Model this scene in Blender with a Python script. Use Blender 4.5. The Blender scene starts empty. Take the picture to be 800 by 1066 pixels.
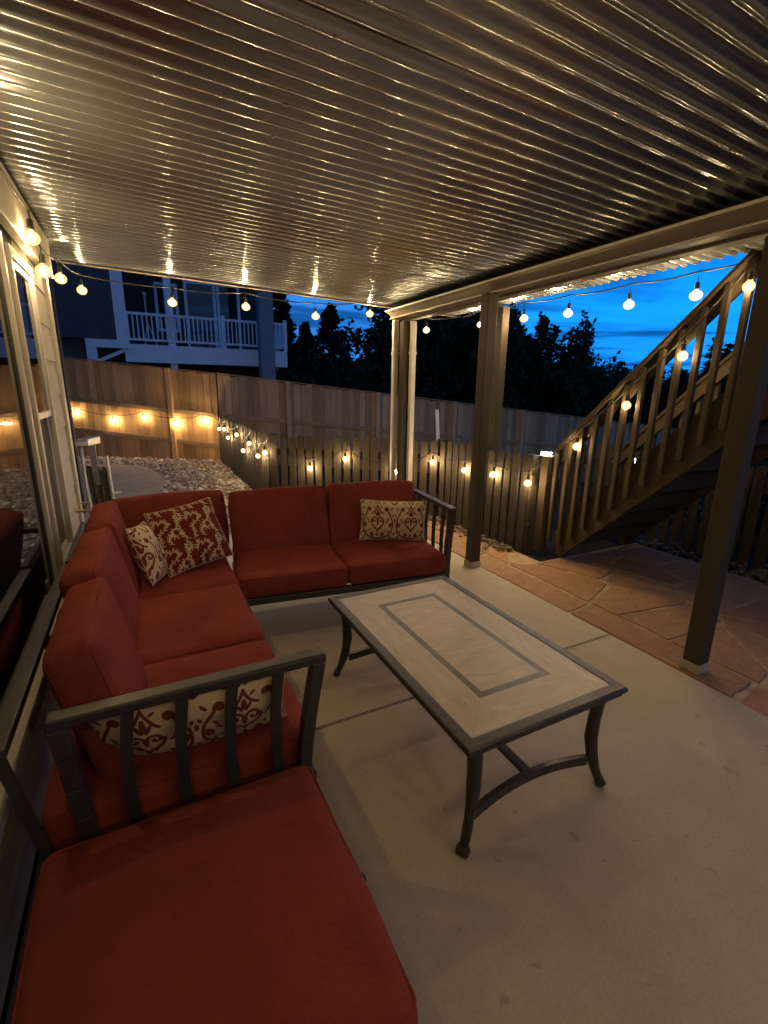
import bpy, bmesh, math, random
import numpy as np
from mathutils import Vector, Matrix
random.seed(7); RNG = np.random.default_rng(7)
R = math.radians
C = bpy.context.scene.collection
sc = bpy.context.scene

# ------------------------------------------------------------------ helpers
def thing(name, label, cat, loc=(0, 0, 0), rotz=0.0, group=None):
    o = bpy.data.objects.new(name, None); C.objects.link(o)
    o.location = loc; o.rotation_euler = (0, 0, rotz); o.empty_display_size = 0.2
    o['label'] = label; o['category'] = cat
    if group: o['group'] = group
    return o
def tag(o, label, cat, group=None, kind=None):
    o['label'] = label; o['category'] = cat
    if group: o['group'] = group
    if kind: o['kind'] = kind
    return o
def root_of(p):
    while p.parent: p = p.parent
    return p
def obj(name, bm, m, parent=None, world=False, smooth=False, bevel=0, kind=None, label=None):
    if world and parent is not None:
        r = root_of(parent)
        M = Matrix.Translation(r.location) @ r.rotation_euler.to_matrix().to_4x4()
        bm.transform(M.inverted())
    if isinstance(bm, bmesh.types.BMesh):
        me = bpy.data.meshes.new(name); bm.normal_update(); bm.to_mesh(me); bm.free()
    else:
        me = bm
    if m is not None and len(me.materials) == 0: me.materials.append(m)
    if smooth:
        me.polygons.foreach_set('use_smooth', [True] * len(me.polygons))
        if smooth != 'all':
            try: me.set_sharp_from_angle(angle=R(38))
            except Exception: pass
    o = bpy.data.objects.new(name, me); C.objects.link(o)
    if parent is not None: o.parent = parent
    if bevel:
        b = o.modifiers.new('bevel', 'BEVEL'); b.width = bevel; b.segments = 2; b.limit_method = 'ANGLE'; b.angle_limit = R(40)
    if kind: o['kind'] = kind
    if label: o['label'] = label
    return o
def struct(name, bm, m, **k):
    return obj(name, bm, m, kind='structure', **k)
def box(bm, x0, x1, y0, y1, z0, z1, M=None):
    vs = [bm.verts.new((x, y, z)) for z in (z0, z1) for y in (y0, y1) for x in (x0, x1)]
    if M is not None:
        for v in vs: v.co = M @ v.co
    for f in ((0, 2, 3, 1), (4, 5, 7, 6), (0, 1, 5, 4), (2, 6, 7, 3), (0, 4, 6, 2), (1, 3, 7, 5)):
        bm.faces.new([vs[i] for i in f])
    return vs
def bxs(*a, M=None):
    bm = bmesh.new(); box(bm, *a, M=M); return bm
def obox(bm, a, b, w, h, up=(0, 0, 1)):
    """box bar from a to b, width w (sideways) and height h (along up)"""
    a = Vector(a); b = Vector(b); d = (b - a); L = d.length; d.normalize()
    u = Vector(up); s = d.cross(u)
    if s.length < 1e-4: s = d.cross(Vector((1, 0, 0)))
    s.normalize(); u = s.cross(d).normalized()
    M = Matrix((s, d, u)).transposed().to_4x4(); M.translation = a
    box(bm, -w / 2, w / 2, 0, L, -h / 2, h / 2, M=M)
def tube(bm, pts, r, seg=8, caps=True, flat=None):
    pts = [Vector(p) for p in pts]; rings = []
    ref = Vector((0.13, 0.21, 0.97)); n = len(pts)
    for i, p in enumerate(pts):
        t = (pts[min(i + 1, n - 1)] - pts[max(i - 1, 0)]).normalized()
        a = t.cross(ref)
        if a.length < .05: a = t.cross(Vector((1, 0, 0)))
        a.normalize(); b = a.cross(t).normalized()
        rr = r[i] if isinstance(r, (list, tuple)) else r
        rb = rr if flat is None else rr * flat
        rings.append([bm.verts.new(p + a * math.cos(q) * rr + b * math.sin(q) * rb) for q in [2 * math.pi * k / seg for k in range(seg)]])
    for i in range(n - 1):
        for k in range(seg):
            bm.faces.new((rings[i][k], rings[i][(k + 1) % seg], rings[i + 1][(k + 1) % seg], rings[i + 1][k]))
    if caps:
        bm.faces.new(rings[0][::-1]); bm.faces.new(rings[-1])
def loop_tube(bm, pts, r, seg=6):
    pts = [Vector(p) for p in pts]; n = len(pts); rings = []
    for i, p in enumerate(pts):
        t = (pts[(i + 1) % n] - pts[i - 1]).normalized()
        ref = Vector((0, 0, 1)) if abs(t.z) < .8 else Vector((1, 0, 0))
        a = t.cross(ref).normalized(); b = a.cross(t).normalized()
        rings.append([bm.verts.new(p + a * math.cos(2 * math.pi * k / seg) * r + b * math.sin(2 * math.pi * k / seg) * r) for k in range(seg)])
    for i in range(n):
        A = rings[i]; B = rings[(i + 1) % n]
        for k in range(seg): bm.faces.new((A[k], A[(k + 1) % seg], B[(k + 1) % seg], B[k]))
def lathe(bm, prof, seg=12, at=(0, 0, 0), caps=True):
    rings = []
    for r, z in prof:
        rings.append([bm.verts.new((at[0] + r * math.cos(2 * math.pi * k / seg), at[1] + r * math.sin(2 * math.pi * k / seg), at[2] + z)) for k in range(seg)])
    for A, B in zip(rings, rings[1:]):
        for k in range(seg): bm.faces.new((A[k], A[(k + 1) % seg], B[(k + 1) % seg], B[k]))
    if caps:
        bm.faces.new(rings[0][::-1]); bm.faces.new(rings[-1])
def prism(bm, poly, z0, z1, M=None):
    n = len(poly)
    a = [bm.verts.new((x, y, z0)) for x, y in poly]; b = [bm.verts.new((x, y, z1)) for x, y in poly]
    if M is not None:
        for v in a + b: v.co = M @ v.co
    bm.faces.new(a[::-1]); bm.faces.new(b)
    for i in range(n): bm.faces.new((a[i], a[(i + 1) % n], b[(i + 1) % n], b[i]))
def np_mesh(name, V, F4):
    """mesh from numpy verts and (n,k) faces"""
    V = np.asarray(V, np.float32); F4 = np.asarray(F4, np.int32)
    me = bpy.data.meshes.new(name); me.vertices.add(len(V)); me.vertices.foreach_set('co', V.ravel())
    k = F4.shape[1]; me.loops.add(F4.size); me.loops.foreach_set('vertex_index', F4.ravel())
    me.polygons.add(len(F4)); me.polygons.foreach_set('loop_start', np.arange(0, F4.size, k, dtype=np.int32))
    me.update(calc_edges=True); me.validate(); return me

# ------------------------------------------------------------------ materials
class NT:
    def __init__(s, name):
        s.m = bpy.data.materials.new(name); s.m.use_nodes = True
        s.t = s.m.node_tree; s.n = s.t.nodes; s.b = s.n['Principled BSDF']
        s.tc = None
    def new(s, typ, **kw):
        x = s.n.new(typ)
        for k, v in kw.items():
            if k in x.inputs.keys(): x.inputs[k].default_value = v
            else: setattr(x, k, v)
        return x
    def lk(s, a, b): s.t.links.new(a, b)
    def co(s, scale=(1, 1, 1), kind='Object'):
        if s.tc is None: s.tc = s.new('ShaderNodeTexCoord')
        mp = s.new('ShaderNodeMapping'); mp.inputs['Scale'].default_value = scale
        s.lk(s.tc.outputs[kind], mp.inputs['Vector']); return mp.outputs[0]
    def noise(s, scale, detail=4, rough=.55, vec=None, dist=0):
        x = s.new('ShaderNodeTexNoise'); x.inputs['Scale'].default_value = scale
        x.inputs['Detail'].default_value = detail; x.inputs['Roughness'].default_value = rough; x.inputs['Distortion'].default_value = dist
        s.lk(vec if vec is not None else s.co(), x.inputs['Vector']); return x.outputs[0]
    def ramp(s, fac, stops):
        x = s.new('ShaderNodeValToRGB'); el = x.color_ramp.elements
        while len(el) < len(stops): el.new(.5)
        for e, (p, c) in zip(el, stops):
            e.position = p; e.color = (c if len(c) == 4 else (*c, 1)) if hasattr(c, '__len__') else (c, c, c, 1)
        s.lk(fac, x.inputs[0]); return x.outputs[0]
    def mix(s, fac, a, b, mode='MIX'):
        x = s.new('ShaderNodeMix'); x.data_type = 'RGBA'; x.blend_type = mode
        for v, i in ((fac, 0), (a, 6), (b, 7)):
            if hasattr(v, 'is_linked') or hasattr(v, 'node'): s.lk(v, x.inputs[i])
            elif i == 0: x.inputs[0].default_value = v
            else: x.inputs[i].default_value = (*v, 1) if len(v) == 3 else v
        return x.outputs[2]
    def math(s, op, a, b=0.0):
        x = s.new('ShaderNodeMath'); x.operation = op
        for v, i in ((a, 0), (b, 1)):
            if hasattr(v, 'node'): s.lk(v, x.inputs[i])
            else: x.inputs[i].default_value = v
        return x.outputs[0]
    def bump(s, h, strength=.3, dist=.01):
        x = s.new('ShaderNodeBump'); x.inputs['Strength'].default_value = strength; x.inputs['Distance'].default_value = dist
        s.lk(h, x.inputs['Height']); s.lk(x.outputs[0], s.b.inputs['Normal'])
    def set(s, **kw):
        for k, v in kw.items():
            i = s.b.inputs[k]
            if hasattr(v, 'node'): s.lk(v, i)
            elif hasattr(v, '__len__') and len(v) == 3: i.default_value = (*v, 1)
            else: i.default_value = v
        return s
def sc_(c, f): return tuple(min(1, x * f) for x in c)
def plain(name, c, rough=.5, metal=0, var=.18, nscale=9, bump=.1, bscale=60, spec=.5):
    t = NT(name)
    n = t.noise(nscale, 5)
    t.set(**{'Base Color': t.ramp(n, [(.3, sc_(c, 1 - var)), (.7, sc_(c, 1 + var))]), 'Roughness': t.ramp(t.noise(nscale * 2.3, 3), [(.3, max(.02, rough - .07)), (.7, min(1, rough + .07))]), 'Metallic': metal, 'Specular IOR Level': spec})
    if bump: t.bump(t.noise(bscale, 3), bump, .004)
    return t.m
def wood(name, c, var=.35, rough=.75, along='z', bump=.35):
    t = NT(name)
    s = {'z': (14, 14, 1.0), 'x': (1.0, 14, 14), 'y': (14, 1.0, 14)}[along]
    g = t.noise(2.2, 6, .6, t.co(s), .4)
    geo = t.new('ShaderNodeNewGeometry')
    isl = t.math('MULTIPLY', geo.outputs['Random Per Island'], .55)
    f = t.math('ADD', t.math('MULTIPLY', g, .7), t.math('SUBTRACT', isl, .14))
    st = t.noise(1.3, 4, .6, t.co())
    col = t.ramp(f, [(.15, sc_(c, 1 - var)), (.5, c), (.85, sc_(c, 1 + var))])
    col = t.mix(t.ramp(st, [(.45, 0.0), (.75, .5)]), col, sc_((c[0] * .8, c[1] * .85, c[2] * .95), .62))
    t.set(**{'Base Color': col, 'Roughness': rough, 'Specular IOR Level': .25})
    t.bump(g, bump, .006)
    return t.m
def fabric(name, c):
    t = NT(name)
    w = t.noise(420, 2, .6); f = t.noise(5, 4); fine = t.noise(90, 3)
    c1 = t.ramp(f, [(.3, sc_(c, .78)), (.7, sc_(c, 1.16))]); c1 = t.mix(t.ramp(t.noise(23, 5, .7), [(.56, 0.), (.8, .35)]), c1, (c[0] * 1.25, c[1] * 2.0, c[2] * 2.1))
    c2 = t.mix(t.ramp(w, [(.3, .0), (.75, .45)]), c1, sc_(c, 1.45))
    t.set(**{'Base Color': c2, 'Roughness': .9, 'Specular IOR Level': .12, 'Sheen Weight': .10, 'Sheen Roughness': .5})
    t.b.inputs['Sheen Tint'].default_value = (*sc_(c, 2.2), 1)
    h = t.math('ADD', t.math('MULTIPLY', w, .25), t.math('ADD', t.math('MULTIPLY', fine, .3), t.math('MULTIPLY', t.noise(6, 4, .6, None, .7), 2.2)))
    t.bump(h, .5, .012)
    return t.m

M = {}
def build_materials():
    # concrete
    t = NT('broom finished concrete')
    n1 = t.noise(1.3, 6, .62); n2 = t.noise(9, 6, .6); n3 = t.noise(160, 2)
    col = t.ramp(n1, [(.28, (.42, .35, .255)), (.5, (.48, .405, .30)), (.72, (.53, .455, .345))])
    col = t.mix(t.ramp(n2, [(.35, .0), (.75, .3)]), col, (.37, .305, .225))
    col = t.mix(t.ramp(t.noise(.9, 3, .5, t.co((1, 1, 1)), 1.2), [(.60, .0), (.72, .25)]), col, (.34, .285, .21))
    col = t.mix(t.ramp(t.noise(4.1, 2, .5), [(.73, .0), (.77, .45)]), col, (.20, .165, .125))
    col = t.mix(t.ramp(t.noise(85, 3, .7), [(.45, 0.), (.75, .38)]), col, (.27, .225, .165)); col = t.mix(t.ramp(t.noise(17, 2, .4), [(.70, 0.), (.74, .5)]), col, (.22, .17, .12))
    t.set(**{'Base Color': col, 'Roughness': t.ramp(n2, [(.3, .62), (.7, .8)]), 'Specular IOR Level': .3})
    t.bump(t.math('ADD', n3, t.math('MULTIPLY', n2, .8)), .16, .004); M['concrete'] = t.m
    M['path'] = plain('darker path concrete', (.27, .205, .14), .85, var=.2, nscale=5, bump=.2, bscale=120)
    # sandstone
    t = NT('sandstone flags')
    geo = t.new('ShaderNodeNewGeometry'); isl = geo.outputs['Random Per Island']
    base = t.ramp(isl, [(0, (.31, .165, .078)), (.3, (.40, .215, .105)), (.55, (.34, .20, .108)), (.8, (.42, .245, .13)), (1, (.32, .175, .085))])
    base = t.mix(t.ramp(t.noise(3, 6, .65), [(.35, 0.), (.7, .6)]), base, (.23, .125, .075))
    base = t.mix(t.ramp(t.noise(6, 7, .7, None, 1.5), [(.48, 0.), (.62, .55)]), base, (.20, .13, .085))
    base = t.mix(t.ramp(t.noise(38, 4), [(.45, 0.), (.75, .4)]), base, (.45, .31, .2))
    t.set(**{'Base Color': base, 'Roughness': .72, 'Specular IOR Level': .3}); t.bump(t.noise(9, 8, .7, None, .6), .8, .018); M['flag'] = t.m
    M['mortar'] = plain('flagstone mortar', (.37, .275, .175), .9, var=.3, nscale=14, bump=.5, bscale=90)
    M['soil'] = plain('dark yard soil', (.026, .022, .017), .95, spec=.1, var=.5, nscale=3, bump=.6, bscale=18)
    # river gravel
    t = NT('river gravel')
    geo = t.new('ShaderNodeNewGeometry')
    t.set(**{'Base Color': t.ramp(geo.outputs['Random Per Island'], [(0, (.14, .10, .07)), (.3, (.34, .28, .22)), (.55, (.24, .17, .12)), (.8, (.42, .36, .29)), (1, (.60, .54, .46))]), 'Roughness': .75, 'Specular IOR Level': .3})
    t.bump(t.noise(60, 3), .2, .004); M['gravel'] = t.m
    M['darkpebble'] = plain('brown pebbles', (.13, .10, .072), .85, var=.4, nscale=12)
    # galvanised roofing
    t = NT('galvanised corrugated steel')
    n = t.noise(2.2, 4, .6); n2 = t.noise(6, 3); dr = t.noise(2.0, 4, .6, t.co((.6, 7, 1)))
    col = t.ramp(n, [(.3, (.37, .385, .40)), (.55, (.44, .46, .475)), (.8, (.51, .53, .545))])
    col = t.mix(t.ramp(dr, [(.55, 0.), (.85, .3)]), col, (.24, .22, .18))
    t.set(**{'Base Color': col, 'Metallic': .70, 'Roughness': t.ramp(n2, [(.3, .15), (.7, .22)])})
    M['roof'] = t.m
    M['gutter'] = plain('tan enamelled gutter', (.17, .145, .11), .38, var=.1, nscale=5, bump=.05)  # darkened so the gutter body looks weakly lit between its cream edges
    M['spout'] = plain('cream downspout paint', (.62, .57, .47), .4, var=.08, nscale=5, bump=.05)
    M['post'] = wood('brown painted post', (.048, .036, .022), .22, .6, 'z', .18)
    M['beam'] = wood('brown painted beam', (.07, .05, .034), .22, .65, 'y', .2)
    M['postbase'] = plain('weathered tan post base', (.40, .34, .26), .6, var=.25, nscale=16)
    M['screw'] = plain('dull screw steel', (.12, .1, .08), .5, .8)
    # siding
    t = NT('tan lap siding')
    g = t.noise(3, 5, .6, t.co((1, 1, 9)))
    t.set(**{'Base Color': t.ramp(g, [(.3, (.37, .32, .25)), (.7, (.45, .39, .31))]), 'Roughness': .68, 'Specular IOR Level': .3})
    t.bump(t.noise(5, 6, .6, t.co((1, 1, 14))), .22, .005); M['siding'] = t.m
    M['trim'] = plain('cream window trim', (.46, .41, .33), .5, var=.08, nscale=6, bump=.08)
    M['vinyl'] = plain('white vinyl sash', (.50, .48, .44), .38, var=.06, bump=.03)
    M['darksiding'] = plain('dark brown siding', (.018, .015, .012), .8)
    t = NT('window glass at night')
    t.set(**{'Base Color': (.010, .010, .011), 'Roughness': .03, 'Specular IOR Level': .9, 'IOR': 1.55}); 
    t.bump(t.noise(1.4, 2), .04, .01); M['glass'] = t.m
    M['cedar'] = wood('cedar fence boards', (.50, .295, .125), .42, .8, 'z')
    M['cedargrey'] = wood('weathered cedar boards', (.50, .32, .17), .4, .85, 'z')
    M['cedarrail'] = wood('cedar rail', (.36, .235, .125), .3, .8, 'x')
    M['picket'] = wood('grey brown pickets', (.050, .038, .025), .35, .8, 'z')
    M['stair'] = wood('brown stained stair timber', (.056, .040, .023), .3, .7, 'z', .3)
    M['red'] = fabric('brick red outdoor fabric', (.205, .040, .025))
    M['bronze'] = plain('bronze powder coat', (.055, .047, .036), .42, .35, .2, 20, .12, 140)
    # travertine table top
    t = NT('travertine table tile')
    v = t.noise(3.0, 7, .62, t.co((2.2, 9, 2)), .8); v2 = t.noise(3.0, 7, .62, t.co((9, 2.2, 2)), .8)
    sx = t.new('ShaderNodeSeparateXYZ'); t.lk(t.co(), sx.inputs[0])
    ax = t.math('ABSOLUTE', sx.outputs[0]); ay = t.math('ABSOLUTE', sx.outputs[1])
    # mitred outer ring: end tiles where |y|/0.565 > |x|/0.325 distance
    dxm = t.math('SUBTRACT', .318, ax); dym = t.math('SUBTRACT', .558, ay)
    ends = t.math('LESS_THAN', dym, dxm)
    grain = t.mix(ends, v2, v)
    col = t.ramp(grain, [(.28, (.36, .28, .20)), (.42, (.49, .395, .29)), (.58, (.55, .455, .345)), (.70, (.67, .58, .455))])
    q = t.math('MINIMUM', dxm, dym)              # distance in from the tile edge
    inner_x = t.math('SUBTRACT', ax, .0)
    band = t.math('MULTIPLY', t.math('GREATER_THAN', q, .148), t.math('LESS_THAN', q, .176))
    inner = t.math('GREATER_THAN', q, .176)
    col = t.mix(inner, col, t.ramp(v, [(.3, (.40, .315, .225)), (.48, (.52, .42, .31)), (.70, (.65, .555, .43))]))
    tile = t.new('ShaderNodeTexBrick'); tile.inputs['Scale'].default_value = 1
    bcol = t.ramp(t.noise(12, 4), [(.3, (.105, .085, .062)), (.7, (.165, .135, .10))])
    col = t.mix(band, col, bcol)
    def line(x, w):   # grout line at |x| < w
        return t.math('LESS_THAN', t.math('ABSOLUTE', x), w)
    g1 = line(t.math('SUBTRACT', dxm, dym), .0016)
    g1 = t.math('MULTIPLY', g1, t.math('LESS_THAN', q, .176))
    fr = t.math('SUBTRACT', t.math('FRACT', t.math('MULTIPLY', t.math('ADD', sx.outputs[1], .0), 9.0)), .5)
    fx = t.math('SUBTRACT', t.math('FRACT', t.math('MULTIPLY', t.math('ADD', sx.outputs[0], .0), 9.0)), .5)
    gb = t.math('MULTIPLY', band, t.mix(ends, line(fr, .016), line(fx, .016)))
    gi = t.math('MULTIPLY', inner, line(sx.outputs[1], .0012))
    ge = t.math('ADD', line(t.math('SUBTRACT', q, .148), .0012), line(t.math('SUBTRACT', q, .176), .0012))
    gr = t.math('MINIMUM', t.math('ADD', t.math('ADD', g1, gb), t.math('ADD', gi, ge)), 1.0)
    col = t.mix(t.math('MULTIPLY', gr, .55), col, (.27, .22, .165))
    t.set(**{'Base Color': col, 'Roughness': t.ramp(v, [(.3, .34), (.7, .46)]), 'Specular IOR Level': .35})
    t.bump(t.math('SUBTRACT', v, gr), .08, .003); M['tile'] = t.m
    # damask pillows (pattern stored per vertex)
    def damask(name, ground, fig):
        t = NT(name); at = t.new('ShaderNodeAttribute'); at.attribute_name = 'pat'
        f = t.ramp(at.outputs['Fac'], [(.38, 0.), (.62, 1.)])
        w = t.noise(300, 2, .6)
        g = t.mix(t.ramp(w, [(.35, 0.), (.7, .4)]), ground, sc_(ground, .7))
        t.set(**{'Base Color': t.mix(f, g, fig), 'Roughness': .85, 'Specular IOR Level': .15})
        t.bump(t.math('ADD', t.math('MULTIPLY', w, .3), t.math('MULTIPLY', t.noise(9, 3), 1.3)), .35, .008); return t.m
    M['cream'] = damask('cream damask cloth', (.68, .51, .29), (.17, .035, .022))
    M['reddam'] = damask('red damask cloth', (.165, .022, .014), (.58, .45, .26))
    M['creamedge'] = plain('cream piping cord', (.52, .40, .25), .85)
    # lamps
    def emit(name, col, s):
        t = NT(name); t.set(**{'Base Color': (.02, .02, .02), 'Emission Color': col, 'Emission Strength': s, 'Roughness': .5, 'Specular IOR Level': 0.})
        return t.m
    W = (1.0, .715, .36)
    k = 2.5                                       # filament surface is smaller than the envelope
    M['bulb'] = emit('warm festoon filament', W, 470 * k); M['fbulb'] = emit('warm fence filament', W, 420 * k); M['pbulb'] = emit('warm picket filament', W, 290 * k)
    M['wbulb'] = emit('warm wall filament', W, 190 * k); M['sbulb'] = emit('warm stair filament', W, 150 * k)
    t = NT('glowing bulb envelope'); tr = t.new('ShaderNodeBsdfTransparent'); em = t.new('ShaderNodeEmission'); mx = t.new('ShaderNodeMixShader')
    em.inputs['Color'].default_value = (1.0, .55, .16, 1); em.inputs['Strength'].default_value = 2.2; mx.inputs[0].default_value = .42
    t.lk(tr.outputs[0], mx.inputs[1]); t.lk(em.outputs[0], mx.inputs[2]); t.lk(mx.outputs[0], t.n['Material Output'].inputs['Surface']); M['envelope'] = t.m
    M['solar'] = emit('cool solar lamp', (.75, .9, 1.0), 22)
    M['cable'] = plain('black rubber cable', (.012, .011, .010), .6, bump=0)
    M['cablepale'] = plain('pale cable', (.4, .32, .22), .6, bump=0)
    M['brass'] = plain('old brass', (.36, .25, .12), .4, .9, .25, 30)
    M['whiteplastic'] = plain('white plastic', (.68, .66, .62), .4, var=.06)
    M['greymetal'] = plain('grey metal bracket', (.34, .34, .35), .35, .6)
    M['sling'] = plain('grey sling fabric', (.10, .095, .085), .85, var=.3, nscale=20)
    # neighbour
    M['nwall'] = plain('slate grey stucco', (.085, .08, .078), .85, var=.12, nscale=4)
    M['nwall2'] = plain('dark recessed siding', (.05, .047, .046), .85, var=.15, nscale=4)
    M['nwhite'] = plain('white exterior paint', (.82, .82, .83), .55, var=.05)
    M['npillar'] = plain('grey stucco pillar', (.26, .26, .28), .85, var=.12)
    M['nroof'] = plain('dark roof shingles', (.05, .048, .05), .9, var=.3, nscale=18)
    M['bark'] = plain('dark bark', (.05, .04, .03), .95, var=.4, nscale=14, bump=.6)
    M['leaf'] = plain('dark foliage', (.028, .045, .022), .75, var=.5, nscale=2.5, bump=0, spec=.2)
    M['needle'] = plain('dark conifer needles', (.020, .036, .024), .8, var=.5, nscale=2.5, bump=0, spec=.15)
build_materials()

# ------------------------------------------------------------------ ground
def sstep(a, b, x):
    t = np.clip((x - a) / (b - a), 0, 1); return t * t * (3 - 2 * t)
def gz(X, Y):
    k = sstep(5, 8, Y)
    z = -.05 - .1 * np.clip(X - 1.6, 0, 11) * k - .1 * np.clip(X - 4.9, 0, 9) * (1 - k)
    return z
def ground():
    xs = np.concatenate([np.array([-400, -200, -100, -60, -40, -25, -16]), np.linspace(-10, 20, 61), np.array([26, 34, 45, 60, 90, 150, 250, 400])])
    ys = np.concatenate([np.array([-200, -80, -40, -20, -12]), np.linspace(-8, 22, 61), np.array([27, 34, 45, 60, 90, 150, 250, 450])])
    X, Y = np.meshgrid(xs, ys); Z = gz(X, Y) + .03 * np.sin(X * 1.7) * np.sin(Y * 1.3) * (Y > 12)
    V = np.stack([X, Y, Z], -1).reshape(-1, 3); nx = len(xs); ny = len(ys)
    i = np.arange(nx * ny).reshape(ny, nx)
    F = np.stack([i[:-1, :-1], i[:-1, 1:], i[1:, 1:], i[1:, :-1]], -1).reshape(-1, 4)
    struct('ground', np_mesh('ground', V, F), M['soil'], smooth='all')
ground()

SX = 2.555                                          # patio slab edge
def slab():
    bm = bmesh.new()
    ys = [-4.0, -1.20, 1.755, 4.95]
    for a, b in zip(ys, ys[1:]):
        box(bm, -.44, SX, a + .003, b - .003, -.14, 0)
    bmesh.ops.bevel(bm, geom=[e for e in bm.edges if abs(e.verts[0].co.z) < 1e-4 and abs(e.verts[1].co.z) < 1e-4], offset=.006, segments=2, affect='EDGES')
    struct('patio_slab', bm, M['concrete'])
slab()
def pad():
    pts = [(-.60, 5.4), (-.02, 5.6), (.09, 6.3), (.11, 7.1), (.2, 7.7), (.29, 8.3), (.28, 8.8), (.19, 9.4), (.06, 9.92), (-.15, 10.3), (-.42, 10.55), (-.75, 10.6), (-1.3, 10.4), (-1.3, 5.4)]
    bm = bmesh.new(); prism(bm, pts, -.12, .0); struct('concrete_path', bm, M['path'], bevel=.012)
    return pts
PAD = pad()

def clip(poly, a, b, c):                            # keep a*x+b*y<=c
    out = []
    for i in range(len(poly)):
        p, q = poly[i], poly[(i + 1) % len(poly)]
        dp, dq = a * p[0] + b * p[1] - c, a * q[0] + b * q[1] - c
        if dp <= 0: out.append(p)
        if dp * dq < 0:
            t = dp / (dp - dq); out.append((p[0] + t * (q[0] - p[0]), p[1] + t * (q[1] - p[1])))
    return out
def flagstones():
    x0, x1, y0, y1 = SX + .012, 4.45, -3.0, 4.75
    def xmax(y): return 3.14 if y > 2.95 else 4.45
    pts = []
    # border strip of long stones along the slab, random stones beyond
    y = y0 + .2
    while y < y1: pts.append((x0 + .13, y)); y += random.uniform(.8, 1.7)
    tries = 0; inner = []
    while tries < 6000 and len(inner) < 66:
        tries += 1
        p = (random.uniform(x0 + .42, x1), random.uniform(y0, y1)); md = random.choice([.15, .2, .38, .5, .6])
        if all((p[0] - q[0]) ** 2 + (p[1] - q[1]) ** 2 > md * md for q in inner): inner.append(p)
    bm = bmesh.new()
    def stone(poly):
        if len(poly) < 3: return
        cx = sum(p[0] for p in poly) / len(poly); cy = sum(p[1] for p in poly) / len(poly)
        # shrink by edge clipping, then roughen the outline
        n = len(poly); sh = list(poly)
        for i in range(n):
            p, q = poly[i], poly[(i + 1) % n]; ex, ey = q[0] - p[0], q[1] - p[1]; L = math.hypot(ex, ey)
            if L < .006: continue
            nx, ny = ey / L, -ex / L
            if nx * (cx - p[0]) + ny * (cy - p[1]) > 0: nx, ny = -nx, -ny
            sh = clip(sh, nx, ny, nx * p[0] + ny * p[1] - random.uniform(.004, .012))
            if len(sh) < 3: return
        out = []
        for i in range(len(sh)):
            p, q = sh[i], sh[(i + 1) % len(sh)]; L = math.hypot(q[0] - p[0], q[1] - p[1]); k = max(1, int(L / .06))
            for j in range(k):
                t = j / k
                x = p[0] + t * (q[0] - p[0]); y = p[1] + t * (q[1] - p[1]); s = 1 - random.uniform(0, .014) / max(.1, math.hypot(x - cx, y - cy))
                out.append((cx + (x - cx) * s, cy + (y - cy) * s))
        if len(out) < 3: return
        zt = -.0105 + random.uniform(-.004, .005)
        top = [(cx + (x - cx) * (1 - .006 / max(.03, math.hypot(x - cx, y - cy))), cy + (y - cy) * (1 - .006 / max(.03, math.hypot(x - cx, y - cy)))) for x, y in out]
        A = [bm.verts.new((x, y, zt - .05)) for x, y in out]; B = [bm.verts.new((x, y, zt - .008)) for x, y in out]; T = [bm.verts.new((x, y, zt)) for x, y in top]
        m = len(out)
        for i in range(m):
            bm.faces.new((A[i], A[(i + 1) % m], B[(i + 1) % m], B[i])); bm.faces.new((B[i], B[(i + 1) % m], T[(i + 1) % m], T[i]))
        bm.faces.new(T)
    bl = x0 + .27
    for i, p in enumerate(pts):
        poly = [(x0, y0), (bl, y0), (bl, y1), (x0, y1)]
        if i > 0: c = (pts[i - 1][1] + p[1]) / 2; poly = clip(poly, .12, -1, -c + .12 * p[0])
        if i < len(pts) - 1: c = (pts[i + 1][1] + p[1]) / 2; poly = clip(poly, -.12, 1, c - .12 * p[0])
        stone(poly)
    for p in inner:
        poly = [(bl, y0), (x1, y0), (x1, y1), (bl, y1)]
        if p[0] > 3.14 : poly = clip(poly, 0, 1, 2.95)
        elif p[1] > 2.95: poly = clip(poly, 1, 0, 3.14)
        for q in inner:
            if q is p: continue
            a, b = q[0] - p[0], q[1] - p[1]
            poly = clip(poly, a, b, a * (p[0] + q[0]) / 2 + b * (p[1] + q[1]) / 2)
            if len(poly) < 3: break
        stone(poly)
    struct('flagstone_paving', bm, M['flag'])
    mb = bmesh.new(); box(mb, SX + .002, 4.5, y0, 2.97, -.12, -.0172); box(mb, SX + .002, 3.16, 2.97, y1, -.12, -.0174)
    struct('paving_mortar', mb, M['mortar'])
flagstones()

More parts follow.
